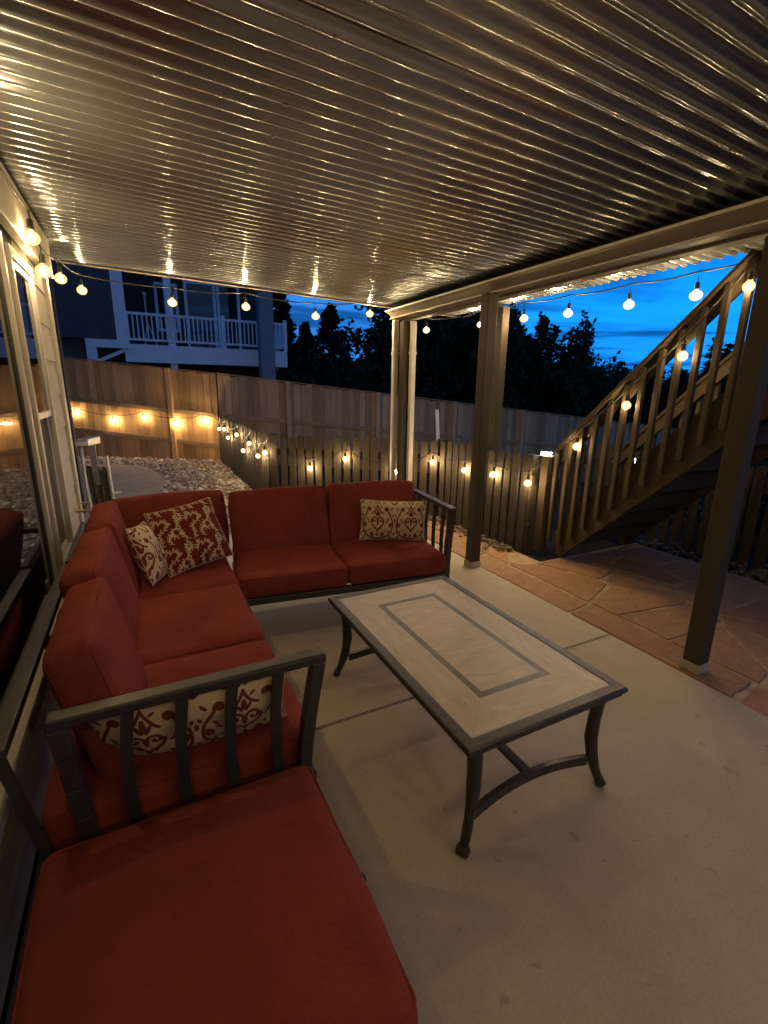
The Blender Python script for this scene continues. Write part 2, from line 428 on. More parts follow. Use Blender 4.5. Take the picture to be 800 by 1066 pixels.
# base pebble shapes
def pebble_base():
    bm = bmesh.new(); bmesh.ops.create_icosphere(bm, subdivisions=1, radius=1)
    V = np.array([v.co[:] for v in bm.verts]); bm.verts.index_update()
    F = np.array([[v.index for v in f.verts] for f in bm.faces]); bm.free(); return V, F
def inpoly(x, y, poly):
    c = False; j = len(poly) - 1
    for i in range(len(poly)):
        xi, yi = poly[i]; xj, yj = poly[j]
        if (yi > y) != (yj > y) and x < (xj - xi) * (y - yi) / (yj - yi) + xi: c = not c
        j = i
    return c
def pebbles(P, sizes):
    PV, PF = pebble_base(); Vs = []; Fs = []; o = 0
    for (x, y, z), s in zip(P, sizes):
        a = RNG.uniform(0, 6.28); ca, sa = math.cos(a), math.sin(a)
        v = PV * (1 + RNG.uniform(-.18, .18, (len(PV), 1))) * np.array([s * RNG.uniform(.8, 1.4), s * RNG.uniform(.7, 1.1), s * RNG.uniform(.5, .8)])
        v = np.stack([v[:, 0] * ca - v[:, 1] * sa, v[:, 0] * sa + v[:, 1] * ca, v[:, 2]], 1) + np.array([x, y, z])
        Vs.append(v); Fs.append(PF + o); o += len(PV)
    return np.concatenate(Vs), np.concatenate(Fs)
LF0 = Vector((1.50, 10.42)); LFD = Vector((-2.38, 1.5)).normalized()      # tall left fence line
def gravel():
    P = []; S = []
    while len(P) < 7600:
        x = random.uniform(-2.6, 1.42); y = random.uniform(5.0, 12.9)
        # this side of the left fence
        d = (Vector((x, y)) - LF0); nrm = Vector((-LFD.y, LFD.x))
        if d.dot(nrm) > -.06 if nrm.y < 0 else d.dot(nrm) > -.06: pass
        fy = LF0.y + (x - LF0.x) * LFD.y / LFD.x
        if y > fy - .05: continue
        if inpoly(x, y, PAD): continue
        if x < -.6 and y < 9.8: continue
        s = random.choice([.010, .014, .018, .022, .028, .034, .046, .06 if random.random() < .3 else .02]); P.append((x, y, -.035 + random.uniform(0, .04))); S.append(s)
    V, F = pebbles(P, S); o = obj('gravel', np_mesh('gravel', V, F), M['gravel'])
    tag(o, 'pale river gravel covering the ground between the concrete path and the fences', 'gravel', kind='stuff')
    P = []; S = []
    for _ in range(420):                                                    # along the foot of the picket fence
        y = random.uniform(3.3, 5.2); x = 3.13 - abs(random.gauss(0, .09)) - (0 if y < 4.55 else random.uniform(0, 1.0) * (y - 4.5)); P.append((x, y, random.uniform(-.02, .02))); S.append(random.uniform(.010, .026))
    for _ in range(420):
        y = random.uniform(-.5, 2.9); x = 4.5 + abs(random.gauss(0, .16)); P.append((x, y, random.uniform(-.03, .02))); S.append(random.uniform(.012, .038))
    V, F = pebbles(P, S); o = obj('edging_pebbles', np_mesh('edging_pebbles', V, F), M['darkpebble'])
    tag(o, 'loose pebbles along the picket fence and beyond the stair', 'pebbles', kind='stuff')
    gb = bmesh.new(); poly = [(-3, 4.96), (1.47, 4.96), (1.47, 10.36), (-3, 13.2)]
    prism(gb, poly, -.12, -.044); struct('gravel_bed', gb, M['mortar'])
gravel()

# ------------------------------------------------------------------ our house (left)
WX = -.445
def house():
    h = thing('house', 'tan lap sided house wall with large windows on the left edge of the patio', 'house', (WX, 1, 0))
    YC = 3.97
    # lap siding as wedge boards, cut round the windows
    wins = [(-1.6, 2.70, .47, 2.12), (2.70, 3.36, .52, 2.10)]
    bm = bmesh.new(); e = .205; z = 0.0
    def lap(y0, y1, z0, z1):
        if y1 - y0 < .02: return
        xs0, xs1 = WX - .004, WX - .011
        v = [bm.verts.new(c) for c in ((xs0, y0, z0), (xs0, y1, z0), (xs1, y1, z1), (xs1, y0, z1), (WX - .06, y0, z0), (WX - .06, y1, z0), (WX - .06, y1, z1), (WX - .06, y0, z1))]
        for f in ((0, 1, 2, 3), (0, 4, 5, 1), (3, 2, 6, 7), (0, 3, 7, 4), (1, 5, 6, 2), (4, 7, 6, 5)): bm.faces.new([v[i] for i in f])
    while z < 5.2:
        z1 = min(z + e, 5.2); cuts = [(-4.0, YC - .09)]
        for a, b, c, d in wins:
            if z1 > c + .03 and z < d - .03:
                cuts = [p for (s, t) in cuts for p in ((s, min(t, a)), (max(s, b), t)) if p[1] - p[0] > .01]
        for s, t in cuts: lap(s, t, z + .001, z1)
        z += e
    obj('siding', bm, M['siding'], h, world=True)
    bm = bmesh.new(); box(bm, -6, WX - .0605, -4, YC - .02, -.05, 5.2); obj('wall', bm, M['darksiding'], h, world=True)
    bm = bmesh.new(); box(bm, WX - .06, WX + .012, YC - .088, YC + .01, 0, 5.2); obj('corner_board', bm, M['trim'], h, world=True, bevel=.004)
    bm = bmesh.new(); box(bm, -6, -.69, 6.5, 6.66, -.05, 5.0); obj('bump_out', bm, M['darksiding'], h, world=True)
    bm = bmesh.new(); box(bm, WX - .003, WX + .042, -4, YC + .012, 2.12 + .045, 2.40); obj('ledger_board', bm, M['trim'], h, world=True, bevel=.005)
    # picture window
    a, b, c, d = wins[0]
    bm = bmesh.new(); box(bm, WX - .020, WX - .012, a + .05, b - .05, c + .05, d - .05)
    w = obj('window', _frame(a, b, c, d, .045, WX - .040, WX + .012), M['trim'], h, world=True, bevel=.004, label='large fixed picture window nearest the sofa')
    obj('pane', bm, M['glass'], w, world=True)
    bm = _frame(a + .046, b - .046, c + .046, d - .046, .022, WX - .030, WX - .004); obj('sash', bm, M['bronze'], w, world=True)
    bm = bxs(WX - .0, WX + .045, a - .03, b + .03, c - .045, c - .001); obj('sill', bm, M['trim'], w, world=True, bevel=.004)
    # double hung window
    a, b, c, d = wins[1]
    obj('mullion_post', bxs(WX - .06, WX - .03, 2.701, 2.80, .47, 2.12), M['bronze'], h, world=True)
    a = 2.80
    w = obj('window', _frame(a, b, c, d, .045, WX - .050, WX + .014), M['trim'], h, world=True, bevel=.004, label='narrow double hung window by the house corner')
    mz = 1.34
    bm = _frame(a + .046, b - .046, c + .046, mz + .02, .034, WX - .036, WX - .016); obj('sash', bm, M['vinyl'], w, world=True, bevel=.003)
    bm = _frame(a + .046, b - .046, mz - .015, d - .046, .034, WX - .015, WX + .003); obj('sash', bm, M['vinyl'], w, world=True, bevel=.003)
    bm = bxs(WX - .028, WX - .022, a + .08, b - .08, c + .08, mz - .014); obj('pane', bm, M['glass'], w, world=True)
    bm = bxs(WX - .010, WX - .004, a + .08, b - .08, mz + .02, d - .08); obj('pane', bm, M['glass'], w, world=True)
    bm = bxs(WX + .0, WX + .045, a - .03, b + .03, c - .045, c - .001); obj('sill', bm, M['trim'], w, world=True, bevel=.004)
    return h
def _frame(a, b, c, d, t, x0, x1):
    bm = bmesh.new()
    box(bm, x0, x1, a, a + t, c, d); box(bm, x0, x1, b - t, b, c, d)
    box(bm, x0, x1, a + t, b - t, c, c + t); box(bm, x0, x1, a + t, b - t, d - t, d)
    return bm
house()

def faucet():
    t = thing('hose_faucet', 'brass hose faucet with white timer low on the house corner', 'faucet', (WX + .0, 3.74, .66))
    bm = bmesh.new(); tube(bm, [(.0, 0, 0), (.05, 0, 0), (.085, 0, -.01), (.095, 0, -.05)], .013, 8); obj('spout', bm, M['brass'], t, smooth=True)
    bm = bmesh.new(); tube(bm, [(.06, 0, .0), (.06, 0, .045)], .007, 8); lathe(bm, [(.005, .04), (.03, .045), (.03, .055), (.005, .06)], 10, (.06, 0, 0)); obj('handle', bm, M['brass'], t, smooth=True)
    bm = bmesh.new(); lathe(bm, [(.018, -.052), (.03, -.06), (.032, -.12), (.02, -.135)], 10, (.095, 0, 0)); obj('timer', bm, M['whiteplastic'], t, smooth=True)
faucet()

# ------------------------------------------------------------------ patio cover
RS = math.tan(R(1.743))
def roofz(x): return 2.433 - RS * x
XE = 3.345; Y0, Y1 = -4.2, 4.78
def cover():
    t = thing('patio_cover', 'corrugated metal patio cover on brown posts with a cream gutter', 'patio cover', (2.6, 1.3, 0))
    pitch = .0738; amp = .0104; seg = 10
    nw = int((Y1 - Y0) / pitch); ys = Y1 - np.arange(nw * seg + 1) * pitch / seg
    ph = np.arange(len(ys)) % seg / seg * 2 * np.pi
    prof = np.cos(ph); prof = np.sign(prof) * np.abs(prof) ** .66
    ribs = np.random.default_rng(3); rb = ribs.uniform(.88, 1.10, nw + 2); rb[::9] = 1.42; ra = np.repeat(rb, seg)[:len(ys)]; prof = prof * np.interp(np.arange(len(ys)), np.arange(0, len(ys), seg), ra[::seg]); ys = ys + np.interp(np.arange(len(ys)), np.arange(0, len(ys), seg), ribs.uniform(-.0035, .0035, len(ra[::seg])))
    Vs = []; Fs = []; o = 0; per = 9 * seg; k = 0; start = 0
    xs = np.linspace(-.47, XE, 25)
    while start < len(ys) - 2:
        end = min(start + per + seg, len(ys) - 1); idx = np.arange(start, end + 1)
        lift = .0007 * (k % 2)
        wob = .004 * np.sin(k * 2.1) * ((xs - XE) / 3.8)
        for zi in range(1):
            X, Yg = np.meshgrid(xs, ys[idx])
            Z = 2.433 - RS * X + amp * prof[idx][:, None] + lift + .0022 * np.sin(X * 2.3 + k) 
            V = np.stack([X, Yg, Z], -1).reshape(-1, 3); n = len(idx); m = len(xs)
            I = np.arange(n * m).reshape(n, m)
            F = np.stack([I[:-1, :-1], I[:-1, 1:], I[1:, 1:], I[1:, :-1]], -1).reshape(-1, 4)
            Vs.append(V); Fs.append(F + o); o += len(V)
        start += per; k += 1
    V = np.concatenate(Vs) - np.array([2.6, 1.3, 0])
    r = obj('roof_sheet', np_mesh('roof_sheet', V, np.concatenate(Fs)), M['roof'], t, smooth='all')
    # far edge flashing
    bm = bmesh.new(); box(bm, -.45, XE - .01, Y1 - .045, Y1 + .012, 0, .006)
    for v in bm.verts: v.co.z += roofz(v.co.x) - .021
    obj('edge_flashing', bm, M['gutter'], t, world=True)
    # screws in the roof
    for x in (.55, 2.0):
        for j in range(26):
            y = Y1 - (j * 4 + .5 + random.choice((0, 0, 1))) * pitch; bm = bmesh.new()
            lathe(bm, [(.008, -.005), (.008, 0), (.004, .003)], 6, (x + random.uniform(-.02, .02), y, roofz(x) - amp - .001))
            obj('screw', bm, M['screw'], t, world=True)
    # beam and gutter
    bm = bmesh.new(); box(bm, 2.5985, 2.695, Y0, 4.70, 2.205, 2.335); obj('beam', bm, M['beam'], t, world=True, bevel=.006)
    prof = [(2.456, 2.306), (2.440, 2.306), (2.434, 2.300), (2.436, 2.290), (2.450, 2.286), (2.466, 2.280), (2.482, 2.268), (2.498, 2.252), (2.504, 2.242), (2.494, 2.236), (2.488, 2.229), (2.494, 2.222), (2.596, 2.222), (2.596, 2.306), (2.588, 2.306), (2.588, 2.232), (2.520, 2.232), (2.516, 2.246), (2.506, 2.260), (2.488, 2.276), (2.470, 2.288), (2.456, 2.296)]
    bm = bmesh.new(); A = [bm.verts.new((x, Y0, z)) for x, z in prof]; B = [bm.verts.new((x, 4.755, z)) for x, z in prof]; n = len(prof)
    for i in range(n): bm.faces.new((A[i], A[(i + 1) % n], B[(i + 1) % n], B[i]))
    bmesh.ops.recalc_face_normals(bm, faces=bm.faces[:])
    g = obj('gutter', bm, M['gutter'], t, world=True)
    bm = bmesh.new(); tube(bm, [(2.4372, Y0, 2.2995), (2.4372, 4.762, 2.2995)], .0085, 8); obj('gutter_lip_highlight', bm, M['spout'], g, world=True, smooth=True)  # rolled lip; its cream colour paints the bright highlight along the edge
    bm = bmesh.new(); tube(bm, [(2.490, Y0, 2.2275), (2.490, 4.762, 2.2275)], .0055, 8); obj('gutter_bead_highlight', bm, M['spout'], g, world=True, smooth=True)  # bottom bead, highlight line painted in by the cream colour
    gp = [(2.4345, 2.305), (2.440, 2.288), (2.470, 2.276), (2.500, 2.248), (2.494, 2.2225), (2.596, 2.2225), (2.596, 2.305)]
    for yy in (4.7553,):
        bm = bmesh.new(); a = [bm.verts.new((x, yy, z)) for x, z in gp]; b = [bm.verts.new((x, yy + .006, z)) for x, z in gp]; n = len(gp)
        bm.faces.new(a); bm.faces.new(b[::-1])
        for i in range(n): bm.faces.new((a[i], b[i], b[(i + 1) % n], a[(i + 1) % n]))
        obj('end_cap', bm, M['spout'], g, world=True)
    # posts
    def post(x, y, s, z1, base=True):
        bm = bmesh.new(); box(bm, x - s / 2, x + s / 2, y - s / 2, y + s / 2, .05 if base else 0, z1)
        p = obj('post', bm, M['post'], t, world=True, bevel=.005)
        if base:
            bm = bmesh.new(); q = s / 2 + .007
            box(bm, x - q, x + q, y - q, y + q, .0, .055)
            obj('post_base', bm, M['postbase'], p, world=True, bevel=.005)
        return p
    post(2.645, 1.285, .092, 2.194)
    post(2.492, 3.115, .092, 2.221)
    post(2.600, 4.61, .088, 2.194)
    post(2.645, -1.6, .092, 2.194)
    post(3.30, 3.90, .088, 2.30, base=False)
    # downspouts on the corner post
    for x, y in ((2.528, 4.70), (2.652, 4.535)):
        bm = bmesh.new(); w = .030
        box(bm, x - w, x + w, y - .024, y + .024, .06, 2.192 if x > 2.57 else 2.216)
        d = obj('downspout', bm, M['spout'], t, world=True, bevel=.008)
        for z in (.35, 1.86):
            bm = bmesh.new(); box(bm, x - w - .004, x + w + .004, y - .028, y + .028, z, z + .03); obj('strap', bm, M['spout'], d, world=True)
cover()

# ------------------------------------------------------------------ fences
def picket_geo(w=.088, th=.018, h=.95):
    bm = bmesh.new(); poly = [(-w / 2, 0), (w / 2, 0)]
    for k in range(9):
        a = math.pi * k / 8; poly.append((w / 2 * math.cos(a), h - w / 2 + w / 2 * math.sin(a)))
    Mx = Matrix(((1, 0, 0, 0), (0, 0, 1, 0), (0, 1, 0, 0), (0, 0, 0, 1)))
    prism(bm, poly, -th / 2, th / 2, M=Mx); bmesh.ops.recalc_face_normals(bm, faces=bm.faces[:])
    me = bpy.data.meshes.new('picket'); bm.to_mesh(me); bm.free(); me.materials.append(M['picket']); return me
PK = [picket_geo(h=h, w=w) for h, w in ((.95, .088), (.965, .09), (.94, .086))]
def picket_run(t, pts, spacing, back=.03):
    base = Vector(t.location)
    for A, B in zip(pts, pts[1:]):
        A = Vector(A); B = Vector(B); d = (B - A); L = d.length; d.normalize(); n = int(L / spacing)
        nr = Vector((-d.y, d.x))
        if nr.dot(Vector((1, .35))) < 0: nr = -nr               # rails on the far side
        ang = math.atan2(d.y, d.x)
        for i in range(n):
            p = A + d * (spacing * (i + .5))
            o = bpy.data.objects.new('picket', random.choice(PK)); C.objects.link(o); o.parent = t
            o.location = (p.x - base.x, p.y - base.y, -.03 + random.uniform(-.012, .012) - base.z); o.rotation_euler = (random.uniform(-.012, .012), random.uniform(-.018, .018), ang)
        for z in (.22, .70):
            bm = bmesh.new(); a = A + nr * back; b = B + nr * back; obox(bm, (a.x, a.y, z), (b.x, b.y, z), .036, .085)
            obj('rail', bm, M['picket'], t, world=True)
    for P in pts[1:]:
        P = Vector(P) + Vector((.06, .06)); bm = bmesh.new(); box(bm, P.x - .045, P.x + .045, P.y - .045, P.y + .045, -.1, .93); obj('post', bm, M['picket'], t, world=True, bevel=.006)
t = thing('picket_fence', 'low brown picket fence with rounded tops bent round the gravel and the patio', 'picket fence', (3.2, 4.7, 0))
picket_run(t, [(1.45, 10.30), (1.47, 6.08), (3.17, 4.69), (3.2, 3.22)], .121)
t = thing('picket_fence', 'short dim picket fence seen low behind the stair', 'picket fence', (4.75, 3.0, 0))
picket_run(t, [(4.75, 4.3), (4.85, .6)], .125)

def tall_fence(name, label, A, d, L, posts, top, m, bw=.14, gapvar=.004, base=None):
    """top(s) gives the height of the boards along the run"""
    t = thing('wooden_fence', label, 'fence', (A.x, A.y, 0)); d = d.normalized(); nr = Vector((-d.y, d.x))
    if nr.y < 0: nr = -nr                                           # away from the camera
    edges = [0] + [p for p in posts if 0 < p < L] + [L]
    for s0, s1 in zip(edges, edges[1:]):
        bm = bmesh.new(); s = s0 + .003
        while s < s1 - .02:
            w = min(bw * random.uniform(.94, 1.04), s1 - s); a = A + d * s; zt = top(s + w / 2); zb = zt - 1.83 if base is None else base
            M4 = Matrix(((d.x, nr.x, 0, a.x), (d.y, nr.y, 0, a.y), (0, 0, 1, 0), (0, 0, 0, 1)))
            off = random.uniform(0, .006)
            box(bm, .0, w - random.uniform(.003, .003 + gapvar), off, .018 + off, zb, zt + random.uniform(-.012, .012), M=M4); s += w
        bmesh.ops.recalc_face_normals(bm, faces=bm.faces[:])
        obj('board_panel', bm, m, t, world=True)
        for dz in (.52, 1.02 + .08, 1.79):
            if dz > 1.7: dz = 1.835
            bm = bmesh.new(); a = A + d * (s0 + .05) - nr * .022; b = A + d * (s1 - .05) - nr * .022
            if dz > 1.7:
                a = A + d * s0 + nr * .01; b = A + d * s1 + nr * .01
                obox(bm, (a.x, a.y, top(s0) + .022), (b.x, b.y, top(s1) + .022), .09, .02)
            else:
                zz = {0.52: 1.45, 1.10: .82}[round(dz, 2)]
                obox(bm, (a.x, a.y, top(s0) - zz), (b.x, b.y, top(s1) - zz), .036, .085)
            obj('rail', bm, M['cedarrail'] if m is M['cedar'] else m, t, world=True)
    for p in posts:
        c = A + d * p - nr * .047; bm = bmesh.new(); z = top(p)
        M4 = Matrix(((d.x, nr.x, 0, c.x), (d.y, nr.y, 0, c.y), (0, 0, 1, 0), (0, 0, 0, 1)))
        box(bm, -.045, .045, -.045, .044, z - 1.95, z + .03, M=M4); obj('post', bm, m, t, world=True, bevel=.004)
    return t
tall_fence('l', 'tall warm cedar board fence behind the gravel, lit by string bulbs', LF0 + LFD * .03, LFD, 6.0, [.98, 3.4, 5.8], lambda s: 1.74 + .088 * s, M['cedar'], base=-.07)
RD = Vector((9.83, -.9))
tall_fence('r', 'tall weathered board fence running behind the picket fence and stair', LF0 + Vector((.0, .0)), RD, 14.0, [1.42, 3.5, 5.55, 7.65, 9.8, 12], lambda s: 1.745 - .098 * s, M['cedargrey'])

# ------------------------------------------------------------------ deck stairs
def stairs():
    X0 = 3.40
    t = thing('deck_stairs', 'brown wooden deck stair with slatted railings climbing to the right', 'stairs', (X0, 3.0, 0))
    yb, yt = 3.0, .15
    def zb(y): return .0 + (2.96 - y) * .965
    def zr(y): return .89 + (3.2 - y) * 1.0
    for x in (X0 + .001, X0 + .90):
        bm = bmesh.new(); poly = [(2.96, .0), (3.02, .0), (3.06, .22), (2.92, .42), (yt, zb(yt) + .43), (yt, zb(yt))]
        Mx = Matrix(((0, 0, 1, 0), (1, 0, 0, 0), (0, 1, 0, 0), (0, 0, 0, 1)))
        prism(bm, poly, x, x + .042, M=Mx); bmesh.ops.recalc_face_normals(bm, faces=bm.faces[:])
        obj('stringer', bm, M['stair'], t, world=True, bevel=.004)
    n = 13
    for i in range(n):
        y = 3.05 - i * .2075; z = .20 + i * .20
        bm = bmesh.new(); box(bm, X0 + .0435, X0 + .8985, y - .235, y, z - .038, z)
        obj('tread', bm, M['stair'], t, world=True, bevel=.004)
        bm = bmesh.new(); box(bm, X0 + .0435, X0 + .8985, y - .255, y - .2355, z - .0375, z + .1615); obj('riser', bm, M['stair'], t, world=True)
    for x, side in ((X0 - .002, -1), (X0 + .944, 1)):
        # rail board with a flat cap
        bm = bmesh.new(); a = (x - side * .021, 3.22, zr(3.22) - .075); b = (x - side * .021, yt, zr(yt) - .075); obox(bm, a, b, .036, .10)
        hr = obj('handrail', bm, M['stair'], t, world=True, bevel=.004)
        bm = bmesh.new(); a = (x + side * .0, 3.26, zr(3.26) + .0); b = (x + side * .0, yt, zr(yt) + .0); obox(bm, a, b, .11, .028)
        obj('rail_cap', bm, M['stair'], hr, world=True, bevel=.006)
        y = 3.10; i = 0
        while y > yt + .1:
            bm = bmesh.new(); xa, xb = sorted((x, x + side * .037))
            box(bm, xa, xb, y - .019, y + .019, zb(min(y, 2.96)) + .12, zr(y) - .035)
            obj('baluster', bm, M['stair'], t, world=True, bevel=.003); y -= .122; i += 1
        # newels
        for yy, hz in ((3.185, .92), (1.42, None)):
            xa = x + side * .043; z1 = hz if hz else zr(yy) - .03; z0 = 0 if hz else zb(yy) + .05
            if hz is None: continue
            bm = bmesh.new(); box(bm, xa - .043, xa + .043, yy - .043, yy + .043, z0, z1)
            obj('newel', bm, M['stair'], t, world=True, bevel=.005)
    # deck landing at the head of the stair and its legs
    bm = bmesh.new(); box(bm, X0, X0 + 1.0, -2.6, yt - .01, 2.76, 2.80); obj('landing', bm, M['stair'], t, world=True)
    for y in (.0, -2.4):
        bm = bmesh.new(); box(bm, X0 + .9, X0 + 1.0, y - .05, y + .05, -.4, 2.759); obj('landing_post', bm, M['stair'], t, world=True)
    c = thing('solar_light', 'small white solar lamp glowing on the foot newel of the stair', 'solar lamp', (X0 - .047, 3.185, .921))
    bm = bmesh.new(); box(bm, -.055, .055, -.055, .055, 0, .012); obj('lamp_base', bm, M['whiteplastic'], c)
    bm = bmesh.new(); box(bm, -.046, .046, -.046, .046, .0125, .045); obj('lens', bm, M['solar'], c)
    bm = bmesh.new(); prism(bm, [(-.06, -.06), (.06, -.06), (.06, .06), (-.06, .06)], .0455, .056); obj('cap', bm, M['cable'], c)
stairs()
def garden_lamp(x, y, zl, w, label):
    z0 = float(gz(np.float64(x), np.float64(y)))
    c = thing('garden_lamp', label, 'garden lamp', (x, y, z0)); h = zl - z0
    bm = bmesh.new(); tube(bm, [(0, 0, 0), (0, 0, h - .05)], .012, 8); obj('stake', bm, M['cable'], c)
    bm = bmesh.new(); lathe(bm, [(w * .8, h - .05), (w, h - .04), (w, h + .03), (w * .8, h + .04)], 10); obj('lens', bm, M['solar'], c, smooth=True)
    bm = bmesh.new(); lathe(bm, [(w * 1.3, h + .0405), (w * .4, h + .08), (.004, h + .085)], 10); obj('cap', bm, M['cable'], c)
garden_lamp(7.38, 5.18, .40, .075, 'white garden lamp on a stake beyond the stair, the larger one')
garden_lamp(7.55, 5.09, .42, .03, 'thin white garden lamp beyond the stair, just right of the larger one')
def stake():
    bm = bmesh.new(); obox(bm, (3.98, 5.88, .86 - .9), (3.955, 6.0, 1.22), .05, .02, up=(0, 1, 0)); obj_ = obj('garden_stake', bm, M['whiteplastic'])
    tag(obj_, 'thin pale stake leaning behind the picket fence near the downspouts', 'stake')
stake()

# ------------------------------------------------------------------ folded chair by the corner
def folded_chair():
    t = thing('folded_chair', 'folded grey sling chair with pale tubes standing behind the sofa at the house corner', 'folding chair', (-.40, 5.0, 0))
    bm = bmesh.new(); tube(bm, [(-.09, 0, .97), (-.09, -.01, .6), (-.05, -.03, .0)], .014, 8); tube(bm, [(.10, 0, .87), (.11, -.01, .5), (.14, -.03, 0.)], .014, 8); tube(bm, [(.11, -.02, .52), (.19, -.02, .525)], .012, 8)
    obj('tube_frame', bm, M['whiteplastic'], t, smooth=True)
    bm = bmesh.new()
    nx, nz = 22, 14; G = []
    for i in range(nx + 1):
        for j in range(nz + 1):
            u = i / nx; v = j / nz; x = -.075 + u * .18 + .04 * (1 - v); z = .04 + v * (.74 - .02 * u)
            G.append(bm.verts.new((x, .02 + .018 * math.sin(u * 20) + .012 * v, z)))
    for i in range(nx):
        for j in range(nz): bm.faces.new((G[i * (nz + 1) + j], G[(i + 1) * (nz + 1) + j], G[(i + 1) * (nz + 1) + j + 1], G[i * (nz + 1) + j + 1]))
    s = obj('sling', bm, M['sling'], t, smooth='all'); s.modifiers.new('solid', 'SOLIDIFY').thickness = .01
    bm = bmesh.new(); prism(bm, [(-.12, -.10), (-.02, -.10), (.06, .16), (-.02, .16)], .97, 1.04)
    obj('bracket', bm, M['greymetal'], t, bevel=.008)
    bm = bmesh.new(); box(bm, -.03, .02, .02, .06, .60, .969); obj('strut', bm, M['greymetal'], t)
    bm = bmesh.new(); box(bm, -.118, -.022, -.112, -.1005, .98, 1.015); obj('bracket_glint', bm, M['whiteplastic'], t)  # white plate painted as the bright reflection on the bracket's near end
folded_chair()

# ------------------------------------------------------------------ cushions and sofa pieces
def cushion_bm(w, d, h, r=.03, puff=.009, n=(16, 16, 8), seed=0):
    """rounded, slightly puffed box centred in x,y with its base at z=0"""
    bm = bmesh.new(); rs = np.random.default_rng(seed)
    nx, ny, nz = n; H2 = np.array([w / 2, d / 2, h / 2]); grid = {}
    ph = rs.uniform(0, 6.28, 6)
    def P(i, j, k):
        key = (i, j, k)
        if key in grid: return grid[key]
        q = np.array([2 * i / nx - 1, 2 * j / ny - 1, 2 * k / nz - 1])
        q = np.sign(q) * (1 - (1 - np.abs(q)) ** 1.35)
        p = q * H2; c = np.clip(p, -(H2 - r), H2 - r); e = p - c; L = np.linalg.norm(e)
        if L > 1e-9: p = c + e / L * r
        a = 1 - np.abs(q) ** 2.6
        p = p + np.array([np.sign(q[0]) * (abs(q[0]) > .99) * a[1] * a[2] * puff * .7, np.sign(q[1]) * (abs(q[1]) > .99) * a[0] * a[2] * puff * .7, np.sign(q[2]) * (abs(q[2]) > .99) * a[0] * a[1] * puff * 1.2])
        p[2] += .0035 * math.sin(p[0] * 13 + ph[0]) * math.sin(p[1] * 11 + ph[1]) + .002 * math.sin(p[0] * 31 + ph[2] + p[1] * 17)
        p[1] += .003 * math.sin(p[0] * 12 + ph[3]) * (abs(q[1]) > .99); p[0] += .003 * math.sin(p[1] * 12 + ph[4]) * (abs(q[0]) > .99)
        p[2] += h / 2
        v = bm.verts.new(p); grid[key] = v; return v
    for a, b, ax, sd in ((nx, ny, 2, 0), (nx, ny, 2, nz), (nx, nz, 1, 0), (nx, nz, 1, ny), (ny, nz, 0, 0), (ny, nz, 0, nx)):
        for i in range(a):
            for j in range(b):
                def mk(i, j):
                    return {2: (i, j, sd), 1: (i, sd, j), 0: (sd, i, j)}[ax]
                bm.faces.new((P(*mk(i, j)), P(*mk(i + 1, j)), P(*mk(i + 1, j + 1)), P(*mk(i, j + 1))))
    bmesh.ops.recalc_face_normals(bm, faces=bm.faces[:])
    return bm
def piping_bm(w, d, z, r=.035, rad=.0034):
    pts = []; a, b = w / 2 - .006, d / 2 - .006
    for cx, cy, s in ((a - r, b - r, 0), (-a + r, b - r, 1), (-a + r, -b + r, 2), (a - r, -b + r, 3)):
        for k in range(5):
            q = math.pi / 2 * (s + k / 4); pts.append((cx + r * math.cos(q), cy + r * math.sin(q), z))
    dense = []
    for p, q in zip(pts, pts[1:] + pts[:1]):
        L = math.dist(p, q); k = max(1, int(L / .05))
        for j in range(k): dense.append(tuple(p[i] + (q[i] - p[i]) * j / k for i in range(3)))
    bm = bmesh.new(); loop_tube(bm, dense, rad); return bm
SEED = [0]
def cushion(name, parent, w, d, h, Mx, r=.03, puff=.009, two=True):
    SEED[0] += 1
    bm = cushion_bm(w, d, h, r, puff, seed=SEED[0]); bm.transform(Mx); c = obj(name, bm, M['red'], parent, smooth='all')
    bm = piping_bm(w, d, h - .012, r)
    if two:
        b2 = piping_bm(w, d, .012, r); me = bpy.data.meshes.new('tmp'); b2.to_mesh(me); b2.free(); bm.from_mesh(me); bpy.data.meshes.remove(me)
    bm.transform(Mx); obj('piping', bm, M['red'], c, smooth='all')
    return c
T = Matrix.Translation
def RX(a): return Matrix.Rotation(R(a), 4, 'X')
def RY(a): return Matrix.Rotation(R(a), 4, 'Y')
def RZ(a): return Matrix.Rotation(R(a), 4, 'Z')
SH, CT = .44, .135                                   # seat height, cushion thickness
